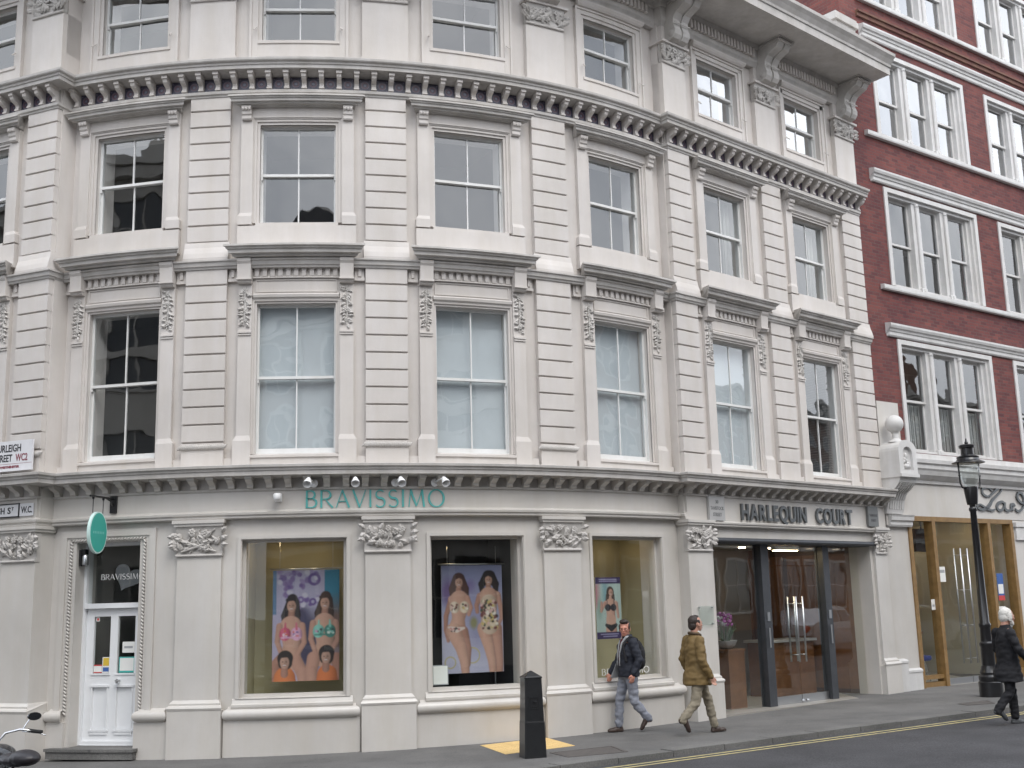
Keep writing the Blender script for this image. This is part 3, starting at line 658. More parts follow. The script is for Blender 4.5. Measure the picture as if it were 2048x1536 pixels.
# ------------------------------------------------------------------ ground floor of the corner building
def ground_pilaster(fr, c, w, seed, kind, deep=-.08, capw=None, zb=None):
    bend = fr == 'B'; mb = MB(bend); cw = capw or w
    g0 = gz(fr, c)-.25
    mb.box(-w, w, deep, .0, .78, 2.87)
    o = mb.build('ground_pilaster', 'stucco_shop', cb, fr=fr, at=c)
    mb = MB(bend)
    ends(mb, w+.075, [(deep, .66), (.075, .66), (.085, .69), (.07, .715), (.045, .73), (.045, .755), (.02, .775), (.0, .80), (deep, .80)])
    mb.box(-w-.06, w+.06, deep, .07, g0, .66)
    sub('pedestal', mb.mesh('pedestal', 'stucco_shop'), o)
    sub('capital', carved_cap(bend, cw+.015, 2.85, 3.30, seed, .055, kind).mesh('capital', 'stucco_carved'), o)
    mb = MB(bend); mb.box(-cw-.06, cw+.06, deep, .092, 3.335, 3.386); mb.box(-cw-.04, cw+.04, deep, .07, 3.295, 3.337); sub('abacus', mb.mesh('abacus', 'stucco_shop'), o)
    return o
for i, (s, k) in enumerate(((-.77, 0), (2.016, 2), (4.842, 3))): ground_pilaster('B', s, .335, 60+i, k)
ground_pilaster('R', .27, .30, 66, 2, -.45); ground_pilaster('L', -.308, .33, 67, 3, -.45)
ground_pilaster('R', 5.93, .22, 69, 3, -.10, .19)
# plinth and roll moulding in the bays
def torus(fr, a, b):
    c = (a+b)/2; h = (b-a)/2; mb = MB(fr == 'B')
    prof = [(-.07, .50), (.0, .50)]+[(.005+.065*math.cos(R_(t)), .585+.075*math.sin(R_(t))) for t in range(-80, 100, 20)]+[(-.02, .665), (-.07, .70)]
    ends(mb, h, prof); mb.build('roll_moulding', 'stucco_shop', cb, 40, fr=fr, at=c)
    mb = MB(fr == 'B'); mb.box(-h, h, -.07, .0, gz(fr, c)-.3, .502); mb.build('plinth', 'stucco_shop', cb, fr=fr, at=c)
for a, b in ((-.36, 1.60), (2.425, 4.43), (5.25, 7.30), (-3.17, -2.86), (-1.70, -1.18)): torus('B', a, b)
torus('L', -3.3, -.70)
# shop windows
for i, (a, b) in enumerate(SHOP+[(-2.5, -.95)]):
    fr = 'B' if i < 3 else 'L'; c = (a+b)/2; hw = (b-a)/2; z0, z1 = SHOPZ; mb = MB(fr == 'B')
    for k, (e, n) in enumerate(((.05, -.03), (.022, -.045))):
        frame4(mb, -hw-e, hw+e, z0-.004, z1+e, -.08, n, e+.012*k, e+.012*k, .005, e+.012*k)
    mb.ext(-hw-.09, hw+.09, [(-.25, .665), (.0, .665), (.012, .69), (.012, .72), (-.02, .735), (-.04, .79), (-.06, .803), (-.25, .815)])
    frame4(mb, -hw, hw, z0+.004, z1-.002, -.30, -.17, .05, .05, .05, .045)
    o = mb.build('shop_window', 'stucco_shop', cb, fr=fr, at=c)
    p = MB(fr == 'B'); p.box(-hw+.048, hw-.048, -.225, -.217, z0+.05, z1-.04); sub('pane', p.mesh('pane', 'shop_pane'), o)
    bm = 'khaki_board' if i != 1 else 'black_board'; mb = MB(fr == 'B'); d = -1.05 if i != 1 else -1.5
    mb.box(-hw-.02, hw+.02, d-.03, d, z0-.05, z1+.1); mb.box(-hw-.05, -hw-.02, d, -.5, z0-.05, z1+.1); mb.box(hw+.02, hw+.05, d, -.5, z0-.05, z1+.1)
    mb.box(-hw-.02, hw+.02, d, -.31, z0-.08, z0-.03); mb.k = 1; mb.box(-hw-.02, hw+.02, d, -.31, z1+.05, z1+.1)
    q = MB(); sub('display_case', mb.mesh('display_case', [bm, 'interior_pale' if i != 1 else 'black_board']), o)
    for x in ((-.35, .3) if i != 1 else (-.45,)):
        q = MB(); q.lathe([(.062, 0), (.062, .03)], (x, .62, z1+.018), 14); q.k = 1; q.lathe([(.045, 0), (.045, .01)], (x, .62, z1+.010), 14)
        sub('downlight', q.mesh('downlight', ['chrome', 'lamp_glow']), o)
# ---- the panelled entrance door in the left bay
DC, DW = -2.26, .515
mb = MB(True)
for sx in (-1, 1):
    xa = (-2.26-.545-.02)-DC if sx < 0 else .545+.02
# surround: flat band, then a roped bead round the opening
frame4(mb, -.80, .80, -.3, 3.30, -.07, -.025, .10, .10, .005, .10); frame4(mb, -.70, .70, -.3, 3.22, -.07, -.045, .05, .05, .005, .05)
srd = mb.build('door_surround', 'stucco_shop', cb, fr='B', at=DC)
rp_ = MB(True)
for (x0, z0, x1, z1) in ((-.62, .60, -.62, 3.14), (.62, .60, .62, 3.14), (-.62, 3.15, .62, 3.15)):
    k = int(math.hypot(x1-x0, z1-z0)/.05)
    for i in range(k):
        t = (i+.5)/k; v = abs(x1-x0) < .01
        rp_.ell(rp_.P(x0+(x1-x0)*t, -.045, z0+(z1-z0)*t), (.016, .026, .036), 6, 4, Matrix.Rotation(R_(-40 if v else 50), 3, 'Y'))
sub('rope_moulding', rp_.mesh('rope_moulding', 'stucco_shop', True), srd)
mb = MB(True); z0 = .15; 
frame4(mb, -.545, .545, z0, 3.12, -.42, -.27, .05, .05, .004, .05); mb.box(-.495, .495, -.42, -.25, 2.14, 2.215)
dfr = mb.build('door_frame', 'white_paint', cb, fr='B', at=DC)
p = MB(True); p.box(-.495, .495, -.335, -.33, 2.21, 3.075); sub('pane', p.mesh('pane', 'shop_pane'), dfr)
mb = MB(True); zt = 2.135
for x0, x1 in ((-.493, -.36), (-.065, .065), (.36, .493)): mb.box(x0, x1, -.37, -.32, z0+.01, zt)
for a, b in ((z0+.01, .30), (1.02, 1.16), (2.02, zt)):
    for x0, x1 in ((-.36, -.065), (.065, .36)): mb.box(x0, x1, -.37, -.32, a, b)
for x0, x1 in ((-.36, -.065), (.065, .36)):
    mb.box(x0, x1, -.36, -.345, .30, 1.02); frame4(mb, x0, x1, .30, 1.02, -.345, -.305, .02, .02, .03, .03)
    mb.box(x0-.02, x1+.02, -.32, -.298, .985, 1.015); mb.box(x0-.02, x1+.02, -.32, -.298, .345, .375); mb.box(x0-.02, x1+.02, -.32, -.305, 1.16, 1.185)
mb.box(-.50, .50, -.33, -.28, z0, z0+.06)
door = mb.build('door', 'white_paint', cb, fr='B', at=DC)
for x0, x1 in ((-.355, -.07), (.07, .355)):
    p = MB(True); p.box(x0, x1, -.35, -.344, 1.18, 2.03); sub('pane', p.mesh('pane', 'shop_pane'), door)
p = MB(); p.box(.09, .13, -.32, -.26, 1.04, 1.10); p.tube([(.11, .27, 1.08), (.11, .22, 1.08), (.20, .22, 1.08)], .012, 6); sub('handle', p.mesh('handle', 'chrome'), door)
mb = MB(True); mb.box(-.78, .62, -.45, .13, .0, .105); mb.box(-.80, .64, -.45, .15, .105, .145); mb.build('door_step', 'kerb_stone', cb, fr='B', at=DC)
mb = MB(); mb.box(-.6, .6, -2.2, -2.15, 0, 3.3); mb.box(-.62, -.6, -2.2, -.56, 0, 3.3); mb.box(.6, .62, -2.2, -.56, 0, 3.3); mb.box(-.6, .6, -2.2, -.45, .0, .1); mb.build('passage', 'interior_pale', cb, fr='B', at=DC)
def notice(fr, s, n, x0, x1, z0, z1, cols, label, cat='notice', name='notice'):
    """small flat print: first colour is the sheet, the rest are blocks (x0,x1,z0,z1 as fractions)"""
    mb = MB(); w, h = x1-x0, z1-z0; mb.box(0, w, -.002, 0, 0, h); ms = [cols[0]]
    for k, (m_, a, b, c_, d) in enumerate(cols[1:]): mb.k = k+1; ms.append(m_); mb.box(a*w, b*w, 0, .0015, c_*h, d*h)
    x, y, a = frame(fr, s+x0); px, py, _ = W(fr, s+x0, n, 0)
    o = link(name, mb.mesh(name, ms), None, loc=(px, py, z0), rz=a); return tag(o, label, cat)
mat('warn_yellow', (.65, .45, .05), .6); mat('print_teal', (.06, .40, .36), .6); mat('print_red', (.55, .06, .06), .6); mat('print_blue', (.05, .12, .35), .6); mat('print_grey', (.35, .36, .37), .6)
notice('B', DC, -.340, -.20, -.075, 1.19, 1.42, ['paper', ('warn_yellow', .1, .9, .45, .95), ('print_blue', .1, .9, .08, .35)], 'small warning notice with yellow symbol on the door glass')
notice('B', DC, -.340, -.35, -.21, 1.19, 1.31, ['paper', ('print_red', 0, 1, .85, 1), ('print_red', 0, 1, 0, .12)], 'small notice with red borders low on the door glass')
notice('B', DC, -.340, .09, .35, 1.19, 1.42, ['print_teal', ('paper', .06, .94, .12, .92)], 'pale teal opening notice low on the right door pane')
notice('B', DC, -.340, .14, .34, 1.48, 1.64, ['paper', ('print_grey', .15, .85, .4, .6)], 'white sheet above the teal notice in the door')
notice('B', DC, -.340, -.34, -.28, 1.95, 2.01, ['paper', ('print_red', .2, .8, .2, .8)], 'tiny sticker at the top corner of the door glass')

# ------------------------------------------------------------------ lettering
def arc(cx, cy, rx, ry, a0, a1, n=14): return [(cx+rx*math.cos(R_(a0+(a1-a0)*i/n)), cy+ry*math.sin(R_(a0+(a1-a0)*i/n))) for i in range(n+1)]
TK, TN = .125, .055
def wid(pts, tk=TK, tn=TN):
    o = []
    for i in range(len(pts)):
        a = pts[max(i-1, 0)]; b = pts[min(i+1, len(pts)-1)]; dx, dz = b[0]-a[0], b[1]-a[1]; l = math.hypot(dx, dz) or 1; o.append(tn+(tk-tn)*abs(dz/l))
    return o
def glyph(ch):
    S = []; st = lambda pts, w=None: S.append((pts, w or wid(pts)))
    if ch == 'B':
        st([(.06, 0), (.06, .5), (.06, 1)]); st([(.06, .97), (.25, .97)]+arc(.27, .755, .20, .215, 90, -90)[1:]+[(.06, .54)]); st([(.06, .54), (.30, .54)]+arc(.31, .285, .25, .255, 90, -90)[1:]+[(.06, .03)]); return S, .60
    if ch == 'R':
        st([(.06, 0), (.06, .5), (.06, 1)]); st([(.06, .97), (.28, .97)]+arc(.30, .735, .24, .235, 90, -90)[1:]+[(.06, .50)]); st([(.28, .50), (.45, .25), (.66, 0)], [.06, .09, .11]); return S, .66
    if ch == 'A':
        st([(.02, 0), (.18, .5), (.34, 1)], [.05, .055, .06]); st([(.34, 1), (.52, .5), (.70, 0)], [.09, .12, .12]); st([(.13, .36), (.55, .36)], .05); return S, .72
    if ch == 'V':
        st([(.02, 1), (.20, .5), (.37, 0)], [.12, .12, .10]); st([(.37, 0), (.53, .5), (.69, 1)], [.06, .055, .05]); return S, .70
    if ch == 'I': st([(.08, 0), (.08, .5), (.08, 1)], [.125, .11, .125]); return S, .18
    if ch == 'S':
        p = arc(.26, .745, .215, .225, 35, 270, 16)+arc(.26, .265, .245, .255, 90, -150, 16)[1:]
        st(p, [.055+.07*max(0, 1-abs(i/len(p)-.5)*3.2)+.015 for i in range(len(p))]); return S, .54
    if ch == 'M':
        st([(.06, 0), (.11, .5), (.16, 1)], .055); st([(.16, 1), (.31, .5), (.47, .05)], [.11, .12, .10]); st([(.47, .05), (.63, .5), (.78, 1)], .055); st([(.78, 1), (.83, .5), (.88, 0)], .125); return S, .95
    if ch == 'O': st(arc(.45, .5, .41, .49, 0, 360, 32)); return S, .90
def lettering(fr, s0, s1, z, h, n0, n1, mt, label, name='shop_lettering', bend=True):
    word = 'BRAVISSIMO'; gs = [glyph(c) for c in word]; gap = .16; tot = sum(g[1] for g in gs)+gap*(len(gs)-1); k = (s1-s0)/tot
    t = thing(name, label, 'lettering', W(fr, (s0+s1)/2, n0, z), frame(fr, (s0+s1)/2)[2]); x = s0
    for ch, (S, adv) in zip(word, gs):
        mb = MB(False); c = x+adv*k/2
        for pts, ws in S: mb.stroke([(p[0]*k-adv*k/2, p[1]*h) for p in pts], [w_*k*.86 for w_ in ws] if isinstance(ws, list) else ws*k*.86, n0, n1)
        px, py, a = frame(fr, c); o = link('letter', mb.mesh('letter', mt), t, loc=(px, py, z), rz=a); x += (adv+gap)*k
    return t
lettering('B', .80, 2.885, 3.525, .262, -.013, .006, 'letter_teal', 'large teal shop name letters on the pale curved fascia')
mat('glass_white', (.75, .75, .74), .6)
lettering('B', 5.66, 6.70, .89, .10, -.216, -.214, 'glass_white', 'white shop name letters low on the shop window behind the walking man')
lettering('B', -2.53, -1.78, 2.565, .085, -.328, -.326, 'glass_white', 'small white shop name letters on the glass over the door')
# heart behind those letters
hp = [(.16*16*math.sin(R_(t))**3/16, (13*math.cos(R_(t))-5*math.cos(R_(2*t))-2*math.cos(R_(3*t))-math.cos(R_(4*t)))*.16/16) for t in range(0, 360, 12)]
ca_, sa_ = math.cos(R_(-24)), math.sin(R_(-24))
hp = [((x*ca_-z*sa_)*1.55, (x*sa_+z*ca_)*1.35) for x, z in hp]
mb = MB(); kk = len(hp); mb.add([(x, -.001, z) for x, z in hp]+[(x, .001, z) for x, z in hp], [tuple(range(kk)), tuple(range(2*kk-1, kk-1, -1))]+[(i, (i+1) % kk, kk+(i+1) % kk, kk+i) for i in range(kk)])
mat('frosted', (.13, .132, .14), .7)
px, py, pz = W('B', -2.08, -.350, 2.60); tag(link('heart_sticker', mb.mesh('heart_sticker', 'frosted'), None, loc=(px, py, pz), rz=frame('B', -2.08)[2]), 'pale grey heart sticker on the glass over the white door', 'sticker')
# built-in font text
def text_mesh(txt, size, mt, extr=.004, bold=0., align='LEFT', sx=1.):
    cu = bpy.data.curves.new('text', 'FONT'); cu.body = txt; cu.size = size; cu.extrude = extr; cu.offset = bold; cu.align_x = align; cu.resolution_u = 3
    o = bpy.data.objects.new('text', cu); COL.objects.link(o); bpy.context.view_layer.update()
    me = bpy.data.meshes.new_from_object(o.evaluated_get(bpy.context.evaluated_depsgraph_get())); bpy.data.objects.remove(o); bpy.data.curves.remove(cu)
    me.transform(Matrix.Rotation(math.pi/2, 4, 'X')); me.transform(Matrix.Diagonal((sx, 1, 1, 1))); me.materials.clear(); me.materials.append(M[mt]); return me
def fit_text(txt, x0, x1, h, mt, extr=.0015, bold=.003):
    me = text_mesh(txt, h/.70, mt, extr, bold); a, b = width(me); zs_ = [v.co.z for v in me.vertices]; k_ = (x1-x0)/(b-a)
    me.transform(Matrix.Translation((x0-a*k_, 0, 0)) @ Matrix.Diagonal((k_, 1, h/(max(zs_)-min(zs_)), 1)) @ Matrix.Translation((0, 0, -min(zs_)))); me.name = 'writing'; return me
def width(me): xs_ = [v.co.x for v in me.vertices]; return (min(xs_), max(xs_)) if xs_ else (0, 0)
t = thing('building_name_letters', 'raised grey metal letters of the court name above the glass entrance', 'lettering', W('R', 3.2, 0, 3.44), RA)
ms = [(c, text_mesh(c, .40, 'letter_grey', .022, .011) if c != ' ' else None) for c in 'HARLEQUIN COURT']
ws = [(width(m_)[1]-width(m_)[0]) if m_ else .30 for c, m_ in ms]; gap = .045; tot = sum(ws)+gap*(len(ws)-1); k = (4.955-1.45)/tot; x = 1.45
for (c, m_), w_ in zip(ms, ws):
    if m_:
        m_.transform(Matrix.Translation((-width(m_)[0], 0, 0))); m_.transform(Matrix.Diagonal((k, 1, 1, 1)))
        px, py, pz = W('R', x, .014, 3.425); m_.name = 'letter'; link('letter', m_, t, loc=(px, py, pz), rz=RA)
    x += (w_+gap)*k
# plates on the walls
def plate(fr, s0, s1, z0, z1, n, mt, lines, label, cat, name, edge=None, th=.03):
    t = thing(name, label, cat, W(fr, (s0+s1)/2, n, z0), frame(fr, (s0+s1)/2)[2]); mb = MB(); w = s1-s0; h = z1-z0
    mb.box(-w/2, w/2, 0, th, 0, h); o = part(t, 'board', mb.mesh('board', mt))
    if edge: mb = MB(); frame4(mb, -w/2-.012, w/2+.012, -.012, h+.012, -.0, th+.006, .018, .018, .018, .018); part(t, 'edge', mb.mesh('edge', edge))
    for txt, size, x, z, m_, bold, sx in lines:
        me = text_mesh(txt, size, m_, .0015, bold, 'CENTER', sx); me.name = 'writing'; q = part(t, 'writing', me); q.location = (x, -th-.002, z)
    return t
def signs():
    c = -.52; t = plate('L', -.985, -.055, 4.235, 4.70, .06, 'plate_white', [], 'white metal street nameplate with black and red lettering on the corner pier', 'street sign', 'street_nameplate')
    for txt, a, b, z, h, m_ in (('BURLEIGH', -.815, -.285, .295, .115, 'plate_black'), ('STREET', -.815, -.455, .145, .115, 'plate_black'), ('WC2', -.385, -.145, .145, .115, 'plate_red'), ('CITY OF WESTMINSTER', -.93, -.30, .045, .038, 'plate_red')):
        q = part(t, 'writing', fit_text(txt, a-c, b-c, h, m_)); q.location = (0, -.032, z)
    mb = MB(); mb.box(-.46, .46, .03, .0315, .108, .113); part(t, 'rule', mb.mesh('rule', 'plate_red'))
    c = -.77; t = plate('L', -1.20, -.345, 3.545, 3.735, .0, 'plate_white', [], 'old painted street name panel with black capitals under the cornice', 'street sign', 'painted_street_name', 'plate_black', .012)
    for txt, a, b, z, h in (('BURLEIGH', -1.16, -.625, .045, .10), ('S', -.565, -.50, .045, .10), ('T', -.485, -.445, .095, .05)):
        q = part(t, 'writing', fit_text(txt, a-c, b-c, h, 'plate_black')); q.location = (0, -.014, z)
    c = -.19; t = plate('L', -.325, -.055, 3.545, 3.735, .0, 'plate_white', [], 'short old painted panel with the postal letters beside the street name', 'street sign', 'painted_district', None, .012)
    q = part(t, 'writing', fit_text('W.C.', -.295-c, -.075-c, .10, 'plate_black')); q.location = (0, -.014, .045)
signs()
plate('R', .53, .95, 3.385, 3.80, .0, 'plaque_pale', [('30', .085, 0, .295, 'plaque_grey', .001, 1), ('TAVISTOCK', .085, 0, .185, 'plaque_grey', .001, .78), ('STREET', .085, 0, .075, 'plaque_grey', .001, .85)], 'pale stone address plaque at the entrance end beside the round bow', 'plaque', 'address_plaque', None, .05)
mat('plaque_text', (.08, .08, .085), .5)
plate('R', 5.50, 5.86, 3.40, 3.80, .0, 'plaque_grey', [('TAVISTOCK', .07, 0, .20, 'plaque_text', .001, .75), ('STREET', .07, 0, .10, 'plaque_text', .001, .8)], 'dark grey plaque at the brick building end of the entrance fascia', 'plaque', 'address_plaque', None, .05)
t = plate('R', .115, .50, 1.61, 1.93, .03, 'plaque_grey', [], 'clear etched plate on four studs on the entrance pier', 'plaque', 'etched_plate', None, .012)
glass('plate_glass', 1.6, (.90, .93, .92), .0); bd = t.children[0]; bd.data.materials.clear(); bd.data.materials.append(M['plate_glass'])
mb = MB()
for x in (-.17, .17):
    for z in (.025, .295): mb.tube([(x, .03, z), (x, -.02, z)], .012, 8)
part(t, 'stud', mb.mesh('stud', 'brushed'))
# spotlights over the shop name
mb = MB(); mb.lathe([(.062, 0), (.062, .012), (.055, .016)], (0, 0, 0), 16); m_ = Matrix.Rotation(R_(90), 4, 'X')
base = mb.mesh('base_plate', 'spot_white', 40); base.transform(m_)
mb = MB(); mb.tube([(0, 0, 0), (0, -.12, .02), (0, -.26, .03), (0, -.33, .01)], .011, 8); arm = mb.mesh('arm', 'spot_white', True)
mb = MB(); rows = []
for r, d in ((.018, -.02), (.03, .0), (.045, .05), (.060, .10), (.064, .135), (.056, .13), (.03, .06)): rows.append([(r*math.cos(a*math.pi/8), r*math.sin(a*math.pi/8), -d) for a in range(16)])
mb.loft(rows); head = mb.mesh('lamp_head', 'spot_white', 45); head.transform(Matrix.Translation((0, -.36, .03)) @ Matrix.Rotation(R_(-48), 4, 'X'))
for k, s in enumerate((.925, 1.525, 2.125, 2.725)):
    px, py, pz = W('B', s, .05, 3.885); t = thing('spotlight', 'small white swan neck spotlight above the letter %s of the teal shop name' % ('B', 'V', 'second I', 'final O')[k], 'spotlight', (px, py, pz), frame('B', s)[2]+R_((-8, 0, 6, 10)[k]), 'spotlights in a row above the shop name')
    part(t, 'base_plate', base); part(t, 'arm', arm); part(t, 'lamp_head', head)
px, py, pz = W('B', .40, -.012, 3.69); t = thing('security_camera', 'small white dome camera on the curved fascia left of the shop name', 'camera', (px, py, pz), frame('B', .40)[2])
mb = MB(); mb.box(-.05, .05, 0, .03, -.06, .06); mb.tube([(0, -.02, .02), (0, -.12, .03)], .022, 8); part(t, 'bracket', mb.mesh('bracket', 'spot_white', 40))
mb = MB(); mb.lathe([(.05, .05), (.062, .03), (.062, -.02), (.05, -.05), (.02, -.066)], (0, -.14, .0), 14); part(t, 'dome', mb.mesh('dome', 'spot_white', 50))
# oval hanging sign
px, py, pz = W('B', -2.15, 0, 3.70); t = thing('hanging_sign', 'teal oval hanging sign with pale rim on a black bracket', 'sign', (px, py, pz), frame('B', -2.15)[2]-R_(0))
mb = MB(); mb.box(-.055, .055, -.012, .02, -.16, .095); part(t, 'wall_plate', mb.mesh('wall_plate', 'iron_black'))
sa = R_(0)
def out(n, z): return (0, -n, z)
mb = MB(); mb.tube([out(.0, .055), out(.62, .055)], .016, 8); mb.tube([out(.02, -.06), out(.10, .02), out(.22, .05)], .012, 8); part(t, 'arm', mb.mesh('arm', 'iron_black', 40))
mb = MB()
for n in (.28, .54): mb.tube([out(n, .05), out(n, -.19)], .006, 6); mb.lathe([(.02, 0), (.014, -.03)], out(n, .04), 8)
part(t, 'hanger', mb.mesh('hanger', 'iron_black'))
def oval(mb, rx, rz_, t0, c, k=32): mb.loft([[(x_, c[1]+rx*math.cos(2*math.pi*i/k), c[2]+rz_*math.sin(2*math.pi*i/k)) for i in range(k)] for x_ in (-t0, t0)])
mb = MB(); oval(mb, .225, .305, .024, (0, -.41, -.47)); part(t, 'rim', mb.mesh('rim', 'sign_rim', 40))
mb = MB(); oval(mb, .205, .285, .027, (0, -.41, -.47)); part(t, 'panel', mb.mesh('panel', 'sign_teal', 40))
mb = MB()
for sx in (-1, 1):
    for j in range(7): mb.hexa([(sx*(.0272+.0006*a), -.41+(j-3)*.042+b, -.47+c) for c in (-.018, .018) for a, b in ((0, -.015), (1, -.015), (1, .012), (0, .012))])
part(t, 'lettering', mb.mesh('lettering', 'sign_print'))
# wall lamp in the door reveal
px, py, pz = W('B', -2.79, -.16, 2.78); t = thing('wall_lamp', 'small dark wall lamp in the door reveal below the oval sign', 'lamp', (px, py, pz), frame('B', -2.79)[2]+R_(90))
mb = MB(); mb.box(-.05, .05, 0, .03, .0, .24); mb.box(-.04, .04, .03, .10, .17, .25); part(t, 'body', mb.mesh('body', 'iron_black'))
mb = MB(); mb.lathe([(.045, 0), (.05, .02), (.05, .13), (.03, .16)], (0, -.075, .01), 12); part(t, 'shade', mb.mesh('shade', 'brushed', 40))

# ------------------------------------------------------------------ posters: prints painted point by point on a fine sheet
def s2l(c): return tuple(((v/255)/12.92 if v/255 <= .04045 else ((v/255+.055)/1.055)**2.4) for v in c)
pm = bpy.data.materials.new('print'); pm.use_nodes = True; b_ = pm.node_tree.nodes['Principled BSDF']; b_.inputs['Roughness'].default_value = .55
an = pm.node_tree.nodes.new('ShaderNodeVertexColor'); an.layer_name = 'ink'; pm.node_tree.links.new(an.outputs['Color'], b_.inputs['Base Color']); M['print'] = pm
class Ink:
    def __init__(s, w, h, nx, col):
        s.w, s.h, s.nx = w, h, nx; s.nz = int(nx*h/w); s.X, s.Y = np.meshgrid(np.linspace(0, 1, s.nx), np.linspace(0, 1, s.nz)); s.Y = s.Y*1.0; s.as_ = h/w
        s.C = np.zeros((s.nz, s.nx, 3)); s.C[:] = s2l(col)
    def put(s, a, col): a = np.clip(a, 0, 1)[..., None]; s.C = s.C*(1-a)+np.array(s2l(col))*a
    def shade(s, a, col, q, k=.34):
        a = np.clip(a, 0, 1)[..., None]; c = np.array(s2l(col))*(1.08-k*np.clip(q, 0, 1)**2)[..., None]; s.C = s.C*(1-a)+c*a
    def body(s, pts, rs, col, soft=.010, k=.5):
        for (a, b), (r0, r1) in zip(zip(pts, pts[1:]), zip(rs, rs[1:])):
            ax, ay, bx, by = a[0], a[1]*s.as_, b[0], b[1]*s.as_; px, py = s.X-ax, s.Y*s.as_-ay; L = (bx-ax)**2+(by-ay)**2+1e-9
            t = np.clip((px*(bx-ax)+py*(by-ay))/L, 0, 1); r = r0+(r1-r0)*t; ex, ey = px-t*(bx-ax), py-t*(by-ay); d = np.sqrt(ex**2+ey**2); off = np.abs(ex+.25*r)
            s.shade((r-d)/soft+.5, col, off/r/1.2, k)
    def ell(s, x, y, rx, ry, col, rot=0, soft=.12):     # y runs downwards, radii are in widths
        dx, dy = s.X-x, (s.Y-y)*s.as_; c_, n_ = math.cos(R_(rot)), math.sin(R_(rot)); u, v = dx*c_+dy*n_, -dx*n_+dy*c_
        s.put((1-np.sqrt((u/rx)**2+(v/ry)**2))/soft+.5, col)
    def ring(s, x, y, r, t, col): d = np.sqrt((s.X-x)**2+((s.Y-y)*s.as_)**2); s.put((t-np.abs(d-r))/.01+.5, col)
    def limb(s, pts, rs, col, soft=.012):
        for (a, b), (r0, r1) in zip(zip(pts, pts[1:]), zip(rs, rs[1:])):
            ax, ay, bx, by = a[0], a[1]*s.as_, b[0], b[1]*s.as_; px, py = s.X-ax, s.Y*s.as_-ay; L = (bx-ax)**2+(by-ay)**2+1e-9
            t = np.clip((px*(bx-ax)+py*(by-ay))/L, 0, 1); d = np.sqrt((px-t*(bx-ax))**2+(py-t*(by-ay))**2); s.put((r0+(r1-r0)*t-d)/soft+.5, col)
    def rect(s, x0, x1, y0, y1, col, soft=.006): s.put(np.minimum(np.minimum(s.X-x0, x1-s.X), np.minimum(s.Y-y0, y1-s.Y)*s.as_)/soft+.5, col)
    def face(s, x, y, r, skin, hair, tilt=0):
        s.ell(x, y, r*.74, r, skin, tilt); sh = tuple(int(v*.86) for v in skin); s.ell(x+r*.32, y+.1*r/s.as_, r*.4, r*.75, sh, 0, .8)
        for sx in (-.3, .3): s.ell(x+sx*r, y-.08*r/s.as_, r*.13, r*.07, (50, 35, 35), 0, .4)
        s.ell(x+.02*r, y+.2*r/s.as_, r*.08, r*.14, tuple(int(v*.82) for v in skin), 0, .6)
        s.ell(x, y+.52*r/s.as_, r*.28, r*.11, (235, 225, 220), 0, .4); s.ell(x, y+.60*r/s.as_, r*.25, r*.05, (150, 60, 65), 0, .5)
    def build(s, name, label, fr, sc, n, z0, hang=None):
        nx, nz_ = s.nx, s.nz; vs = [((i/(nx-1)-.5)*s.w, 0, s.h*(1-j/(nz_-1))) for j in range(nz_) for i in range(nx)]
        fs = [(j*nx+i, (j+1)*nx+i, (j+1)*nx+i+1, j*nx+i+1) for j in range(nz_-1) for i in range(nx-1)]
        rng = np.random.default_rng(3); cc = s.C*(1+.16*(rng.random(s.C.shape[:2])[..., None]-.5))
        for _ in range(4): pd = np.pad(cc, ((1, 1), (1, 1), (0, 0)), 'edge'); cc = (pd[:-2, 1:-1]+pd[2:, 1:-1]+pd[1:-1, :-2]+pd[1:-1, 2:]+2*cc)/6
        lum = cc.mean(2, keepdims=True); cc = np.clip((lum+(cc-lum)*.9)*.72, 0, 1)
        me = bpy.data.meshes.new('print_sheet'); me.from_pydata(vs, [], fs); at_ = me.color_attributes.new('ink', 'FLOAT_COLOR', 'POINT')
        at_.data.foreach_set('color', np.concatenate([cc.reshape(-1, 3), np.ones((nx*nz_, 1))], 1).astype(np.float32).ravel()); me.materials.append(M['print'])
        t = thing(name, label, 'poster', W(fr, sc, n, z0), frame(fr, sc)[2]); part(t, 'print_sheet', me)
        mb = MB(); mb.box(-s.w/2, s.w/2, -.012, -.002, 0, s.h); part(t, 'backing', mb.mesh('backing', 'paper'))
        if hang:
            mb = MB()
            for x in (-.4*s.w, .4*s.w): mb.tube([(x, 0, s.h), (x, 0, s.h+hang)], .003, 5)
            mb.tube([(-.55*s.w, 0, s.h+.02), (.55*s.w, 0, s.h+.02)], .012, 8); part(t, 'hanging_rail', mb.mesh('hanging_rail', 'brushed', True))
        return t
SK, SK2, SK3 = (206, 158, 136), (196, 146, 126), (178, 128, 110)
def dots(p, x0, x1, y0, y1, n, cols, r, seed):
    rn_ = random.Random(seed)
    for i in range(n): p.ell(rn_.uniform(x0, x1), rn_.uniform(y0, y1), rn_.uniform(.6, 1.2)*r, rn_.uniform(.6, 1.2)*r, rn_.choice(cols), rn_.uniform(0, 90), .5)
p = Ink(1.0, 1.64, 200, (180, 172, 200))
p.rect(-.1, .055, -.1, .40, (96, 130, 166)); p.rect(.775, 1.1, -.1, .42, (44, 130, 160)); p.ell(.95, .55, .25, .4, (120, 92, 84), 0, .9); p.ell(.55, .66, .22, .45, (66, 62, 92), 0, .7); p.ell(.42, .45, .12, .22, (74, 70, 104), 0, .8)
dots(p, .10, .72, .0, .34, 46, [(138, 112, 168), (120, 92, 158), (160, 140, 186), (206, 198, 216)], .042, 4)
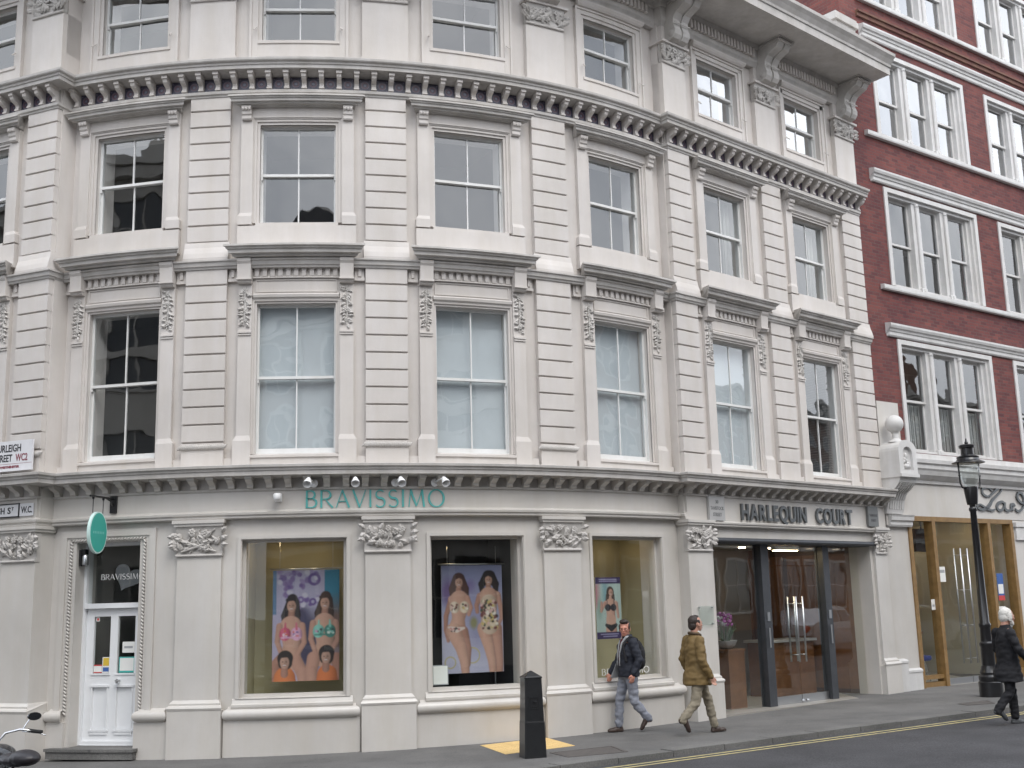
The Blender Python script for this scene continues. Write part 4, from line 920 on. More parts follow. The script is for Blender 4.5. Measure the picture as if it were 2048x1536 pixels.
p.ring(.62, .085, .075, .022, (112, 84, 152)); p.ring(.60, .29, .04, .016, (112, 84, 152)); p.ring(.42, .27, .036, .015, (126, 100, 164))
for (hx, hy, hair, a, tops) in ((.275, .325, (46, 36, 38), 0, [(214, 84, 120), (226, 168, 200), (236, 214, 224), (224, 110, 70), (96, 80, 160)]), (.775, .305, (70, 48, 40), 1, [(130, 204, 190), (70, 140, 128), (226, 236, 226), (60, 70, 80), (210, 150, 190)])):
    p.body([(hx+.02, hy-.02), (hx-.09, hy+.09), (hx-.11, hy+.15)], [.10, .06, .03], hair); p.body([(hx+.03, hy-.02), (hx+.09, hy+.08), (hx+.10, hy+.16)], [.10, .055, .035], hair)
    p.body([(hx+.01, hy+.05), (hx+.0, hy+.13)], [.048, .052], SK3); p.body([(hx-.16, hy+.185), (hx, hy+.15), (hx+.16, hy+.18)], [.05, .06, .05], SK); p.body([(hx, hy+.19), (hx+.01, hy+.27), (hx+.01, hy+.36), (hx+.0, hy+.48)], [.165, .15, .125, .16], SK)
    p.body([(hx-.17, hy+.18), (hx-.20, hy+.32), (hx-.12, hy+.46)], [.048, .040, .032], SK2); p.body([(hx+.17, hy+.18), (hx+.20, hy+.33), (hx+.06, hy+.48)], [.048, .040, .030], SK2)
    p.body([(hx+.02, hy-.06), (hx+.01, hy-.045)], [.082, .08], hair); p.face(hx+.005, hy, .088, SK, hair); p.body([(hx-.06, hy-.055), (hx+.06, hy-.065)], [.022, .026], hair)
    for d in (-.085, .085):
        p.body([(hx+d, hy+.245), (hx+d*1.05, hy+.262)], [.085, .083], tops[0] if d < 0 else tops[1], k=.6); p.limb([(hx+d, hy+.21), (hx+d*.95, hy+.155)], [.018, .010], tops[0])
        dots(p, hx+d-.05, hx+d+.05, hy+.225, hy+.285, 9, tops, .020, int(hx*100+d*50))
    p.limb([(hx-.14, hy+.285), (hx+.14, hy+.285)], [.012, .012], tops[1])
p.body([(.16, .80), (.02, .90), (.0, 1.05)], [.10, .11, .10], SK3); p.body([(.36, .82), (.45, .93), (.47, 1.05)], [.09, .09, .07], SK2); p.body([(.62, .80), (.58, .92), (.60, 1.05)], [.10, .09, .08], SK2); p.body([(.96, .80), (1.0, 1.0)], [.08, .08], SK3)
p.body([(.19, .97), (.19, 1.1)], [.16, .20], (226, 126, 60)); p.body([(.82, .95), (.82, 1.1)], [.15, .18], (224, 120, 54))
for hx, hy in ((.185, .815), (.80, .775)): p.body([(hx+.01, hy-.02), (hx+.01, hy+.02)], [.118, .105], (40, 34, 36)); p.body([(hx, hy+.05), (hx, hy+.12)], [.05, .055], SK3); p.face(hx, hy+.015, .090, (204, 160, 140), (40, 34, 36)); p.body([(hx-.05, hy-.04), (hx+.06, hy-.045)], [.024, .026], (40, 34, 36))
p.build('poster', 'swimwear poster of four laughing people on lilac and teal, two in orange', 'B', .757, -.60, .995, .45)
p = Ink(1.0, 1.64, 200, (172, 172, 200)); p.rect(-.1, 1.1, -.1, .32, (140, 144, 184), .6); p.rect(-.1, 1.1, .6, 1.1, (188, 186, 210), .5); p.ell(.12, .25, .12, .2, (120, 96, 150), 0, .9); p.ell(.48, .20, .08, .1, (120, 100, 160), 0, .9); p.ell(.62, .5, .25, .5, (150, 148, 182), 0, .9)
COS = [(226, 206, 178), (224, 182, 176), (64, 50, 46), (210, 186, 112), (238, 228, 214), (120, 62, 60), (70, 80, 62)]
p.ring(.13, .90, .085, .009, (190, 178, 98)); p.ring(.49, .84, .115, .009, (190, 178, 98))
h1, h2 = (84, 52, 46), (40, 28, 30)
p.body([(.28, .13), (.19, .22), (.17, .33)], [.10, .07, .03], h1); p.body([(.29, .13), (.39, .22), (.42, .30)], [.10, .06, .03], h1)
p.body([(.16, .31), (.07, .47), (.06, .60), (.10, .70)], [.046, .038, .030, .026], SK3); p.body([(.28, .22), (.28, .29)], [.045, .05], SK3); p.body([(.15, .315), (.28, .285), (.42, .31)], [.045, .06, .045], SK)
p.body([(.29, .33), (.29, .40), (.27, .50), (.25, .58)], [.155, .140, .105, .140], SK); p.body([(.42, .31), (.47, .40), (.44, .46)], [.045, .04, .03], SK2)
p.body([(.33, .62), (.40, .78), (.40, .92)], [.10, .075, .055], SK3); p.body([(.19, .61), (.31, .77), (.36, .90), (.38, 1.05)], [.125, .095, .075, .060], SK)
p.face(.285, .160, .078, SK, h1); p.body([(.23, .115), (.29, .095), (.33, .11)], [.03, .035, .03], h1)
for x in (.21, .37): p.body([(x, .385), (x, .40)], [.078, .076], (224, 204, 180), k=.6); dots(p, x-.06, x+.06, .36, .425, 14, COS, .020, int(x*90))
p.limb([(.11, .575), (.24, .60), (.36, .585)], [.016, .042, .016], (226, 208, 196)); dots(p, .13, .34, .575, .615, 14, [(44, 40, 46), (226, 200, 190), (200, 110, 110)], .016, 8)
p.body([(.77, .11), (.66, .18), (.66, .25)], [.10, .055, .03], h2); p.body([(.80, .11), (.89, .18), (.90, .27)], [.10, .06, .03], h2)
p.body([(.93, .28), (.97, .40), (.98, .50), (.92, .57)], [.044, .038, .03, .026], SK2); p.body([(.77, .20), (.77, .27)], [.045, .05], SK3); p.body([(.62, .29), (.77, .26), (.92, .28)], [.044, .06, .044], SK); p.body([(.62, .29), (.57, .38), (.58, .44)], [.044, .038, .03], SK3)
p.body([(.77, .30), (.77, .40), (.76, .48), (.78, .57)], [.15, .135, .115, .155], SK); p.body([(.88, .60), (.91, .78), (.93, .90), (.93, 1.05)], [.105, .080, .066, .055], SK2); p.body([(.69, .60), (.77, .78), (.81, .90), (.83, 1.05)], [.115, .085, .070, .056], SK)
p.face(.775, .140, .076, SK, h2); p.body([(.71, .10), (.77, .078), (.84, .10)], [.032, .036, .034], h2)
p.body([(.77, .36), (.77, .44), (.765, .49), (.78, .56)], [.135, .128, .112, .150], (206, 182, 160), k=.6); dots(p, .65, .90, .335, .60, 95, COS, .026, 21); p.ell(.52, .54, .06, .09, (142, 138, 96), 0, .8)
p.build('poster', 'swimwear poster of two women in flowered costumes hung before black', 'B', 3.49, -.60, 1.02, .30)
p = Ink(.52, .98, 130, (176, 194, 186)); p.rect(-.1, .12, .1, .5, (196, 130, 140), .2); p.rect(.3, .45, .1, .4, (110, 160, 170), .2); p.ell(.15, .5, .1, .3, (150, 176, 164), 0, .8)
hx, hy = .58, .25
p.ell(hx, hy, .15, .19, (74, 54, 46)); p.body([(hx-.1, hy+.05), (hx-.14, hy+.13)], [.08, .06], (74, 54, 46)); p.body([(hx+.1, hy+.05), (hx+.13, hy+.12)], [.07, .05], (74, 54, 46)); p.body([(hx, hy+.08), (hx, hy+.15)], [.06, .06], SK); p.body([(hx-.2, hy+.17), (hx+.2, hy+.17)], [.07, .07], SK)
p.body([(hx, hy+.2), (hx, hy+.36), (hx, hy+.62)], [.20, .17, .22], SK); p.body([(hx-.24, hy+.18), (hx-.38, hy+.30), (hx-.36, hy+.16)], [.06, .05, .04], SK2); p.body([(hx+.24, hy+.18), (hx+.29, hy+.40)], [.06, .05], SK2); p.face(hx+.02, hy, .11, SK, (74, 54, 46))
for d in (-.11, .11): p.ell(hx+d, hy+.245, .12, .11, (38, 38, 48)); p.limb([(hx+d*1.3, hy+.2), (hx+d*1.2, hy+.13)], [.015, .012], (38, 38, 48))
p.ell(hx, hy+.44, .20, .17, (206, 160, 138)); p.limb([(hx-.2, hy+.53), (hx, hy+.58), (hx+.2, hy+.53)], [.05, .10, .05], (34, 36, 40)); p.rect(-.1, 1.1, -.1, .105, (58, 44, 92)); p.rect(-.1, 1.1, .89, 1.1, (58, 44, 92))
for y in (.035, .065, .925, .96): p.limb([(.15+.1*(y > .95), y), (.85-.05*(y > .95), y)], [.012, .012], (178, 170, 204))
p.build('poster', 'tall narrow lingerie poster with purple bands stuck inside the window', 'B', 5.885, -.25, 1.455)
# grey card in the middle shop window and a rail of clothes in the dark
notice('B', 3.42, -.30, -.69, -.45, .88, 1.17, ['print_grey', ('paper', .05, .95, .05, .95)], 'pale blank card standing in the corner of the black shop window', 'card', 'display_card')
px, py, pz = W('B', 4.05, -1.0, .77); t = thing('clothes_display', 'red and dark garments hanging on a stand behind the flowered poster', 'clothes', (px, py, pz), frame('B', 4.05)[2])
mb = MB(); mb.tube([(0, 0, 0), (0, 0, 1.6)], .015, 8); mb.lathe([(.16, 0), (.16, .015)], (0, 0, 0), 14); mb.tube([(-.2, 0, 1.55), (.14, 0, 1.55)], .012, 8); part(t, 'stand', mb.mesh('stand', 'brushed', 40))
mat('cloth_red', (.45, .03, .04), .8); mat('cloth_dark', (.05, .05, .045), .8)
for i, (x, m_) in enumerate(((-.14, 'cloth_dark'), (-.05, 'cloth_red'), (.05, 'cloth_red'))):
    mb = MB(); mb.loft([[(x+ww*math.cos(a*math.pi/6), dd*math.sin(a*math.pi/6)+.02*math.sin(3*a), z) for a in range(12)] for z, ww, dd in ((1.50, .02, .02), (1.45, .04, .14), (1.3, .045, .16), (1.0, .05, .14), (.85, .06, .17))]); part(t, 'garment', mb.mesh('garment', m_, True))

# ------------------------------------------------------------------ glazed court entrance and its lobby
G0 = gz('R', 3.2)
lob = MB(); lob.box(.5, 5.9, -5.2, -5.1, G0-.2, 3.3); lob.k = 1; lob.box(.3, .5, -5.1, -.50, G0-.2, 3.3); lob.k = 0; lob.box(5.68, 5.85, -5.1, -.50, G0-.2, 3.3); lob.k = 2; lob.box(.45, 5.7, -5.15, -.07, 3.08, 3.2)
for x in (1.1, 1.9, 2.75, 3.6, 4.45, 5.2): lob.k = 3; lob.box(x, x+.62, -5.1, -5.05, G0+.1, 2.9)
for n in (-.9, -1.75, -2.6, -3.45, -4.3): lob.k = 3; lob.box(5.64, 5.68, n-.36, n+.36, G0+.1, 2.9)
lobby = lob.build('lobby_walls', ['wood_dark', 'interior_pale', 'interior_pale', 'wood_warm'], cb, fr='R', at=0)
mb = MB(); mb.box(.45, 5.75, -5.1, .0, G0-.2, G0+.012); mb.build('lobby_floor', 'stone_floor', cb, fr='R', at=0)
mb = MB(); mb.box(.685, 5.63, -.40, -.06, 3.0, 3.085); mb.tube([(.62, -.02, 3.05), (5.70, -.02, 3.05)], .045, 10); ent = mb.build('entrance_frame', 'steel_dark', cb, fr='R', at=0)
for x, w_ in ((2.42, .11), (4.37, .10)):
    mb = MB(); mb.box(x-w_, x+w_, -.46, -.27, G0, 3.0); mb.box(x-w_-.02, x+w_+.02, -.44, -.40, G0, 3.0); sub('post', mb.mesh('post', 'steel_dark'), ent)
for x in (2.42, 4.37):
    mb = MB(); mb.tube([(x-.02, .24, 1.15), (x-.02, .24, 1.50)], .016, 8); mb.box(x-.04, x+.04, -.27, -.255, 1.62, 1.78); sub('lock_plate', mb.mesh('lock_plate', 'brushed'), ent)
for x0, x1, nm in ((.70, 2.30, 'side_light'), (4.48, 5.60, 'side_light')):
    mb = MB(); mb.box(x0, x1, -.365, -.353, G0+.02, 3.0); sub('pane', mb.mesh('pane', 'entrance_pane'), ent)
for x0, x1, hx in ((2.545, 3.385, 3.29), (3.40, 4.255, 3.50)):
    mb = MB(); mb.box(x0, x1, -.37, -.355, G0+.16, 2.62); d = mb.build('glass_door', 'entrance_pane', cb, fr='R', at=0)
    mb = MB(); mb.box(x0, x1, -.38, -.345, G0+.015, G0+.16); mb.tube([(hx, .29, G0+.06), (hx+.06*(1 if hx < 3.4 else -1), .29, G0+.06)], .02, 8); sub('kick_rail', mb.mesh('kick_rail', 'brushed'), d)
    mb = MB()
    for y in (.27, .46):
        mb.tube([(hx, y, .85), (hx, y, 2.05)], .018, 8)
    for z in (.98, 1.92): mb.tube([(hx, .27, z), (hx, .46, z)], .011, 6)
    sub('handle', mb.mesh('handle', 'brushed', True), d)
mb = MB(); mb.box(2.545, 4.255, -.37, -.358, 2.635, 2.99); sub('pane', mb.mesh('pane', 'entrance_pane'), ent)
mb = MB(); mb.box(3.15, 3.85, -.66, -.50, 2.93, 3.02); mb.k = 1; mb.box(3.18, 3.82, -.64, -.52, 2.922, 2.93); mb.build('ceiling_light', ['spot_white', 'lamp_glow'], cb, fr='R', at=0)
mb = MB()
for x in (1.2, 2.2, 4.0, 5.0):
    for n in (-2., -3.6): mb.lathe([(.07, 0), (.07, .03)], (x, -n, 3.055), 12)
mat('lobby_light', (1, .9, .75), .5, emit=(1, .80, .55), es=12.); mb.build('ceiling_light', 'lobby_light', cb, fr='R', at=0)
px, py, pz = W('R', 1.78, -.78, G0+.012); t = thing('wooden_pedestal', 'warm wooden pedestal just inside the glass entrance', 'pedestal', (px, py, pz), RA)
mb = MB(); mb.box(-.23, .23, -.23, .23, 0, 1.0); mb.box(-.245, .245, -.245, .245, 1.0, 1.04); part(t, 'body', mb.mesh('body', 'wood_warm'))
t = thing('orchid_bowl', 'pale bowl of purple orchids standing on the wooden pedestal', 'flowers', (px, py, pz+1.04), RA)
mb = MB(); mb.lathe([(.07, 0), (.10, .01), (.17, .06), (.21, .14), (.215, .15), (.19, .14), (.02, .10)], (0, 0, 0), 18); part(t, 'bowl', mb.mesh('bowl', 'plaque_pale', 50))
mat('petal', (.35, .10, .32), .6); mat('leaf', (.04, .085, .03), .5); mat('petal_white', (.6, .58, .6), .6)
mb = MB(); rn = random.Random(5)
for k in range(10):
    a = rn.uniform(0, 6.28); mb.tube([(.05*math.cos(a), .05*math.sin(a), .1), (.14*math.cos(a), .14*math.sin(a), .3), (.22*math.cos(a), .22*math.sin(a), .36+.1*rn.random())], [.012, .02, .006], 5)
part(t, 'leaves', mb.mesh('leaves', 'leaf'))
mb = MB()
for k in range(70):
    a = rn.uniform(0, 6.28); r = rn.uniform(0, .17); mb.k = 0 if k % 4 else 1; mb.ell((r*math.cos(a), r*math.sin(a), .42+rn.random()*.22), (.035, .012, .03), 6, 4, Matrix.Rotation(rn.uniform(0, 6), 3, (rn.random(), rn.random(), .3)))
part(t, 'blossom', mb.mesh('blossom', ['petal', 'petal_white']))
px, py, pz = W('R', 4.75, -1.75, G0+.012); t = thing('reception_desk', 'warm wooden reception desk with pale top inside the glazed lobby', 'desk', (px, py, pz), RA)
mb = MB(); mb.box(-.7, .7, -.3, .3, 0, 1.05); part(t, 'body', mb.mesh('body', 'wood_warm')); mb = MB(); mb.box(-.75, .75, -.36, .36, 1.05, 1.10); part(t, 'top', mb.mesh('top', 'plaque_pale'))
px, py, pz = W('R', 3.5, -2.6, G0+.012); t = thing('lobby_bench', 'low pale upholstered bench standing inside the lobby', 'bench', (px, py, pz), RA)
mb = MB(); mb.box(-.55, .55, -.25, .25, .28, .48); part(t, 'cushion', mb.mesh('cushion', 'plaque_pale')); mb = MB()
for x in (-.45, .45): mb.box(x-.03, x+.03, -.2, .2, 0, .28)
part(t, 'leg', mb.mesh('leg', 'steel_dark'))

# ------------------------------------------------------------------ the red brick building next door
kb = thing('brick_building', 'red brick building with white triple sash windows, stone courses and a timber shopfront', 'building', (7.5724, 23.7309, 0), KA)
def kpart(mb, name, mt, smooth=False): return link(name, mb.mesh(name, mt, smooth), kb, fr='K', at=0)
KB = [(1.02, 4.64), (5.56, 9.18), (10.1, 13.72)]
KF = [(5.03, 7.50, 6.19, 'K1'), (8.72, 11.0, 9.77, 'K2'), (12.27, 14.36, 13.22, 'K3'), (15.60, 17.7, 16.6, 'K4')]
KL = 30.
mb = MB()
zl = [4.3]+[z for f in KF for z in f[:2]]+[21.]
for za, zb in zip(zl, zl[1:]):
    inside = any(f[0] <= za and zb <= f[1] for f in KF); x = .02
    for a, b in (KB if inside else [])+[(KL, KL)]:
        if a > x: mb.box(x, a, -.5, 0, za, zb)
        x = b
kpart(mb, 'wall', 'brick')
mb = MB(); mb.box(.02, .42, -9, -.5, 3., 21.); kpart(mb, 'wall', 'brick')
for z, h, nm in ((15.02, .10, 'brick_course'), (15.12, .05, 'brick_course')):
    mb = MB(); mb.box(.60, KL, -.05, .05 if h > .07 else .09, z, z+h); kpart(mb, nm, 'brick_worn')
for z in (4.95, 8.55, 12.1, 15.4, 19.0):
    mb = MB(); mb.box(.05, KL, -4.5, -.51, z-.35, z-.1); kpart(mb, 'floor_slab', 'interior')
mb = MB(); mb.box(.05, KL, -4.6, -4.5, 0, 21); mb.box(KL-.2, KL, -4.5, 0, 0, 21.); mb.box(.05, KL, -4.5, 0, 20.9, 21.1); kpart(mb, 'back_wall', 'interior')
# continuous white hood and sill courses
def course(x0, x1, prof, mt='trim_white'):
    mb = MB(); d = max(p[0] for p in prof); mb.loft([[mb.P(x0+(d-n)*.6*(n > 0), n, z) for n, z in prof], [mb.P(x1, n, z) for n, z in prof]]); return kpart(mb, 'stone_course', mt)
for z, x in ((7.53, .66), (11.05, .58), (14.54, .65)):
    course(x, KL, [(-.05, z), (.04, z), (.06, z+.03), (.06, z+.10), (.085, z+.115), (.095, z+.16), (.13, z+.18), (.15, z+.23), (.15, z+.27), (-.05, z+.31)])
for z, x in ((8.575, .63), (12.12, .54), (15.44, .6)):
    course(x, KL, [(-.05, z), (.09, z), (.10, z+.03), (.10, z+.10), (-.05, z+.13)])
course(.80, KL, [(-.05, 4.36), (.06, 4.36), (.07, 4.42), (.12, 4.46), (.19, 4.53), (.22, 4.62), (.25, 4.66), (.25, 4.74), (.29, 4.77), (.30, 4.85), (.02, 4.90), (-.05, 4.90)])
course(.80, KL, [(-.05, 4.88), (.10, 4.88), (.10, 4.99), (-.05, 5.03)])
mb = MB(); mb.box(.3, KL, -.4, .015, 3.66, 4.40); kpart(mb, 'shop_fascia', 'stucco_shop')
# triple sash windows
def triple(z0, z1, rail, gm):
    W_ = 3.62; mb = MB()
    mb.box(0, .12, -.2, .03, z0, z1); mb.box(W_-.12, W_, -.2, .03, z0, z1); mb.box(.12, W_-.12, -.2, .03, z1-.10, z1)
    mb.box(.12, .20, -.22, -.03, z0, z1-.1); mb.box(W_-.20, W_-.12, -.22, -.03, z0, z1-.1); mb.box(.20, W_-.20, -.22, -.04, z1-.17, z1-.1)
    bays = [(.30, 1.10), (1.41, 2.21), (2.52, 3.32)]
    mb.box(.20, .30, -.25, -.10, z0, z1-.17); mb.box(3.32, 3.42, -.25, -.10, z0, z1-.17)
    for a, b in ((1.10, 1.41), (2.21, 2.52)):
        mb.box(a, b, -.25, -.06, z0, z1-.16); c = (a+b)/2
        mb.lathe([(.05, 0), (.05, .06), (.035, .08), (.035, z1-z0-.28), (.05, z1-z0-.26), (.05, z1-z0-.2)], (c, .035, z0+.03), 10)
        mb.box(c-.10, c+.10, -.07, .0, z0, z0+.10); 
    mb.box(.2, 3.42, -.3, -.02, z0-.005, z0+.05)
    ps = []
    for a, b in bays:
        frame4(mb, a, b, rail-.02, z1-.17, -.20, -.16, .05, .05, .05, .06); frame4(mb, a, b, z0+.05, rail+.03, -.24, -.205, .05, .05, .07, .05)
        for q in ((a+.05, b-.05, -.184, -.179, rail+.03, z1-.23), (a+.05, b-.05, -.225, -.22, z0+.12, rail-.02)):
            p_ = MB(); p_.box(*q); ps.append(p_.mesh('pane', gm))
    return mb.mesh('triple_window', 'trim_white', 30), ps
mat('net', (.42, .42, .40), .9)
cur = MB()
for a, b in ((.32, 1.08), (1.43, 2.19), (2.54, 3.30)):
    k = 22
    for i in range(k): x = a+(b-a)*(i+.5)/k; cur.box(x-.012, x+.012, -.36-.015*math.sin(i*1.7), -.345-.015*math.sin(i*1.7), 5.1, 6.15)
net = cur.mesh('curtain', 'net')
for z0, z1, rail, nm in KF:
    fm, ps = triple(z0, z1, rail, 'bright_pane' if nm in ('K3', 'K4') else 'old_pane')
    for bi, (a, b) in enumerate(KB):
        o = link('triple_window', fm, kb, fr='K', at=a)
        for p_ in ps: sub('pane', p_, o)
        if nm == 'K1' and bi < 2: sub('curtain', net, o)
# ---- shopfront
gk = gz('K', 2.)
for i_, bx in enumerate(((.03, .80, -.4, .0, -.2, 3.45), (.05, .78, -.02, .05, 3.45, 6.05), (4.78, 5.5, -.4, .0, -.2, 3.655))):
    mb = MB(); mb.box(*bx); kpart(mb, 'shop_pier' if i_ != 1 else 'pier_panel', 'stucco_shop')
for bx, nm in (((4.86, 5.42, .001, .05, -.2, .75), 'pier_base'), ((4.86, 5.42, .001, .05, 3.2, 3.5), 'pier_cap'), ((4.82, 5.46, .001, .08, 3.5, 3.6), 'pier_cap'), ((5.5, KL, -.4, -.05, -.2, 3.655), 'shop_wall')):
    mb = MB(); mb.box(*bx); kpart(mb, nm, 'trim_white')
for (a, b, n, z) in ((-.02, .28, .10, .72), (.30, .78, .07, .52)):
    mb = MB(); mb.ext(a, b, [(-.1, gk-.2), (n, gk-.2), (n, z-.05), (n+.015, z-.04), (n+.015, z), (n-.03, z+.03), (-.1, z+.05)]); kpart(mb, 'pier_base', 'trim_white')
mb = MB(); mb.ext(.10, .86, [(-.02, 3.42), (.08, 3.42), (.10, 3.46), (.10, 3.52), (.14, 3.55), (.15, 3.62), (.17, 3.66), (-.02, 3.68)]); kpart(mb, 'pier_cap', 'trim_white')
# scroll bracket, arched box and ball finial
mb = MB(); xs_ = (.0, .56)
mb.ext(*xs_, [(.0, 3.68), (.10, 3.68), (.13, 3.78), (.16, 3.95), (.24, 4.10), (.38, 4.20), (.47, 4.30), (.50, 4.40), (.0, 4.40)])
for k in range(6): mb.ext(.06+k*.08, .09+k*.08, [(.10, 3.75), (.145, 3.78), (.175, 3.95), (.255, 4.09), (.395, 4.185), (.485, 4.29), (.3, 4.3)])
sb = kpart(mb, 'scroll_bracket', 'trim_white')
mb = MB(); mb.box(-.03, .59, .0, .56, 4.40, 4.47)
prof = [(-.02, 4.47), (.58, 4.47), (.58, 4.95)]+[(.28+.30*math.cos(R_(t)), 4.95+.22*math.sin(R_(t))) for t in range(15, 180, 15)]+[(-.02, 4.95)]
mb.loft([[mb.P(x, n, z) for x, z in prof] for n in (.0, .47)])
ap = [(.12, 4.55), (.44, 4.55), (.44, 4.88)]+[(.28+.16*math.cos(R_(t)), 4.88+.15*math.sin(R_(t))) for t in range(15, 180, 15)]+[(.12, 4.88)]
k = len(prof); 
n1 = len(prof); m1 = len(ap)
o_ = [mb.P(x, .47, z) for x, z in prof]; i_ = [mb.P(x, .47, z) for x, z in ap]; f_ = [mb.P(x, .53, z) for x, z in prof]; g_ = [mb.P(x, .53, z) for x, z in ap]
fs_ = []
for j in range(n1): fs_.append((j, (j+1) % n1, 2*n1+(j+1) % n1, 2*n1+j)); fs_.append((2*n1+j, 2*n1+(j+1) % n1, 3*n1+(j+1) % n1, 3*n1+j)); fs_.append((n1+(j+1) % n1, n1+j, 3*n1+j, 3*n1+(j+1) % n1))
if n1 == m1: mb.add(o_+i_+f_+g_, fs_)
bx_ = kpart(mb, 'arched_box', 'trim_white')
mb = MB(); rn = random.Random(9)
for j in range(5): mb.ell(mb.P(.20+.04*j, .475, 4.72+.05*math.sin(j*1.3)), (.05, .03, .045), 8, 5)
mb.ell(mb.P(.28, .475, 4.84), (.05, .03, .07), 8, 5); mb.ext(.18, .38, [(.46, 4.58), (.50, 4.58), (.51, 4.66), (.46, 4.68)])
sub('relief', mb.mesh('relief', 'trim_white', True), bx_)
mb = MB(); c_ = (.24, -.30, 0); mb.lathe([(.16, 5.14), (.12, 5.18), (.07, 5.22), (.06, 5.32), (.09, 5.35)]+[(.188*math.cos(R_(t)), 5.53+.188*math.sin(R_(t))) for t in range(-72, 90, 12)]+[(.01, 5.718)], c_, 20); kpart(mb, 'ball_finial', 'trim_white', 45)
# timber frame and glass
mb = MB(); mb.box(.80, 4.78, -.16, .02, 3.56, 3.66)
for x in (.80, 1.64, 3.74, 4.66): mb.box(x, x+.115, -.18, .03, gk, 3.56)
mb.box(.915, 1.64, -.14, .0, gk, gk+.10); mb.box(.915, 1.64, -.14, -.02, gk+.16, gk+.24); mb.box(3.855, 4.66, -.14, .0, gk, gk+.22); tf = kpart(mb, 'timber_frame', 'timber')
for a, b, z in ((.90, 1.66, gk+.2), (3.84, 4.68, gk+.2)):
    p_ = MB(); p_.box(a, b, -.085, -.077, z, 3.57); sub('pane', p_.mesh('pane', 'shop_pane'), tf)
for a, b in ((1.77, 2.74), (2.76, 3.73)):
    p_ = MB(); p_.box(a, b, -.085, -.073, gk+.14, 3.55); gd = kpart(p_, 'glass_door', 'shop_pane'); p_ = MB(); p_.box(a, b, -.095, -.063, gk+.015, gk+.14); sub('kick_rail', p_.mesh('kick_rail', 'brushed'), gd)
    hx = 2.62 if a < 2 else 2.88
    p_ = MB()
    for y in (.0, .16): p_.tube([(hx, y, .55), (hx, y, 3.0)], .016, 8)
    for z in (.65, 1.35, 2.1, 2.85): p_.tube([(hx, 0, z), (hx, .16, z)], .010, 6)
    sub('ladder_handle', p_.mesh('ladder_handle', 'brushed', True), gd)
# shop inside
mb = MB(); mb.box(.5, 5.0, -4.2, -4.1, gk-.1, 3.9); mb.box(.45, .5, -4.2, -.45, gk-.1, 3.9); mb.box(5.0, 5.05, -4.2, -.45, gk-.1, 3.9); mb.box(.5, 5.0, -4.2, -.45, 3.7, 3.8); mb.k = 1; mb.box(.4, 5.2, -4.2, -.0, gk-.2, gk+.010)
mat('cream_wall', (.52, .50, .42), .85, noise_amt=.05, nscale=2)
kpart(mb, 'shop_room', ['cream_wall', 'stone_floor'])
mb = MB()
for x in (1.2, 2.4, 3.6, 4.4):
    for n in (-1.2, -2.8): mb.lathe([(.06, 0), (.06, .02)], (x, -n, 3.68), 12)
kpart(mb, 'downlight', 'lamp_glow')
def kthing(name, label, cat, s, n, z): return thing(name, label, cat, W('K', s, n, z), KA)
t = kthing('hanging_screen', 'dark square screen hanging inside the timber framed shop', 'screen', 2.15, -.6, 2.95)
mb = MB(); mb.box(-.28, .28, -.05, .03, 0, .50); part(t, 'screen', mb.mesh('screen', 'black_board')); mb = MB(); mb.tube([(0, 0, .5), (0, 0, .80)], .02, 8); part(t, 'pole', mb.mesh('pole', 'steel_dark'))
notice('K', 0, -.068, 1.86, 2.10, 2.28, 2.60, ['paper', ('print_grey', .1, .9, .6, .8)], 'white sheet taped high on the glass shop door')
notice('K', 0, -.070, 1.50, 1.63, 1.70, 1.92, ['paper', ('print_grey', .2, .8, .3, .5)], 'small white sheet on the narrow pane beside the glass door')
notice('K', 0, -.070, 4.05, 4.30, 1.85, 2.45, ['print_blue', ('paper', .1, .9, .25, .6), ('print_red', .0, 1., 0, .18)], 'blue white and red poster on the pane beside the shop pier', 'poster', 'window_poster')
notice('K', 0, -.070, 4.02, 4.28, 1.50, 1.72, ['paper', ('print_grey', .1, .9, .2, .8)], 'white card below the blue window poster')
mat('stool_blue', (.03, .05, .22), .5)
t = kthing('shop_chair', 'dark blue seat standing inside the timber framed shop', 'chair', 2.55, -1.2, gk+.01)
mb = MB(); mb.lathe([(.22, .44), (.25, .48), (.24, .54), (.02, .56)], (0, 0, 0), 16); mb.loft([[(.24*math.cos(R_(a)), .24*math.sin(R_(a)), z) for a in range(20, 161, 20)]+[(.21*math.cos(R_(a)), .21*math.sin(R_(a)), z) for a in range(160, 19, -20)] for z in (.5, .85)]); part(t, 'seat', mb.mesh('seat', 'stool_blue', 50))
for a in range(4):
    mb = MB(); mb.tube([(.12*math.cos(a*1.57), .12*math.sin(a*1.57), .45), (.22*math.cos(a*1.57), .22*math.sin(a*1.57), 0)], .014, 6); part(t, 'leg', mb.mesh('leg', 'chrome'))
t = kthing('shop_counter', 'pale shop counter at the back of the timber framed shop', 'counter', 3.6, -2.8, gk+.01)
mb = MB(); mb.box(-.9, .9, -.3, .3, 0, .95); part(t, 'body', mb.mesh('body', 'cream_wall')); mb = MB(); mb.box(-.95, .95, -.35, .35, .95, 1.0); part(t, 'top', mb.mesh('top', 'wood_warm'))
t = kthing('shop_shelf', 'tall dark shelving with goods inside the timber framed shop', 'shelf', 1.5, -3.2, gk+.01)
mb = MB(); mb.box(-.6, -.56, -.2, .2, 0, 2.2); mb.box(.56, .6, -.2, .2, 0, 2.2); mb.box(-.6, .6, -.2, -.17, 0, 2.2); part(t, 'carcass', mb.mesh('carcass', 'wood_dark'))
for z in (.2, .7, 1.2, 1.7, 2.16): mb = MB(); mb.box(-.555, .555, -.165, .19, z, z+.03); part(t, 'shelf_board', mb.mesh('shelf_board', 'wood_dark'))
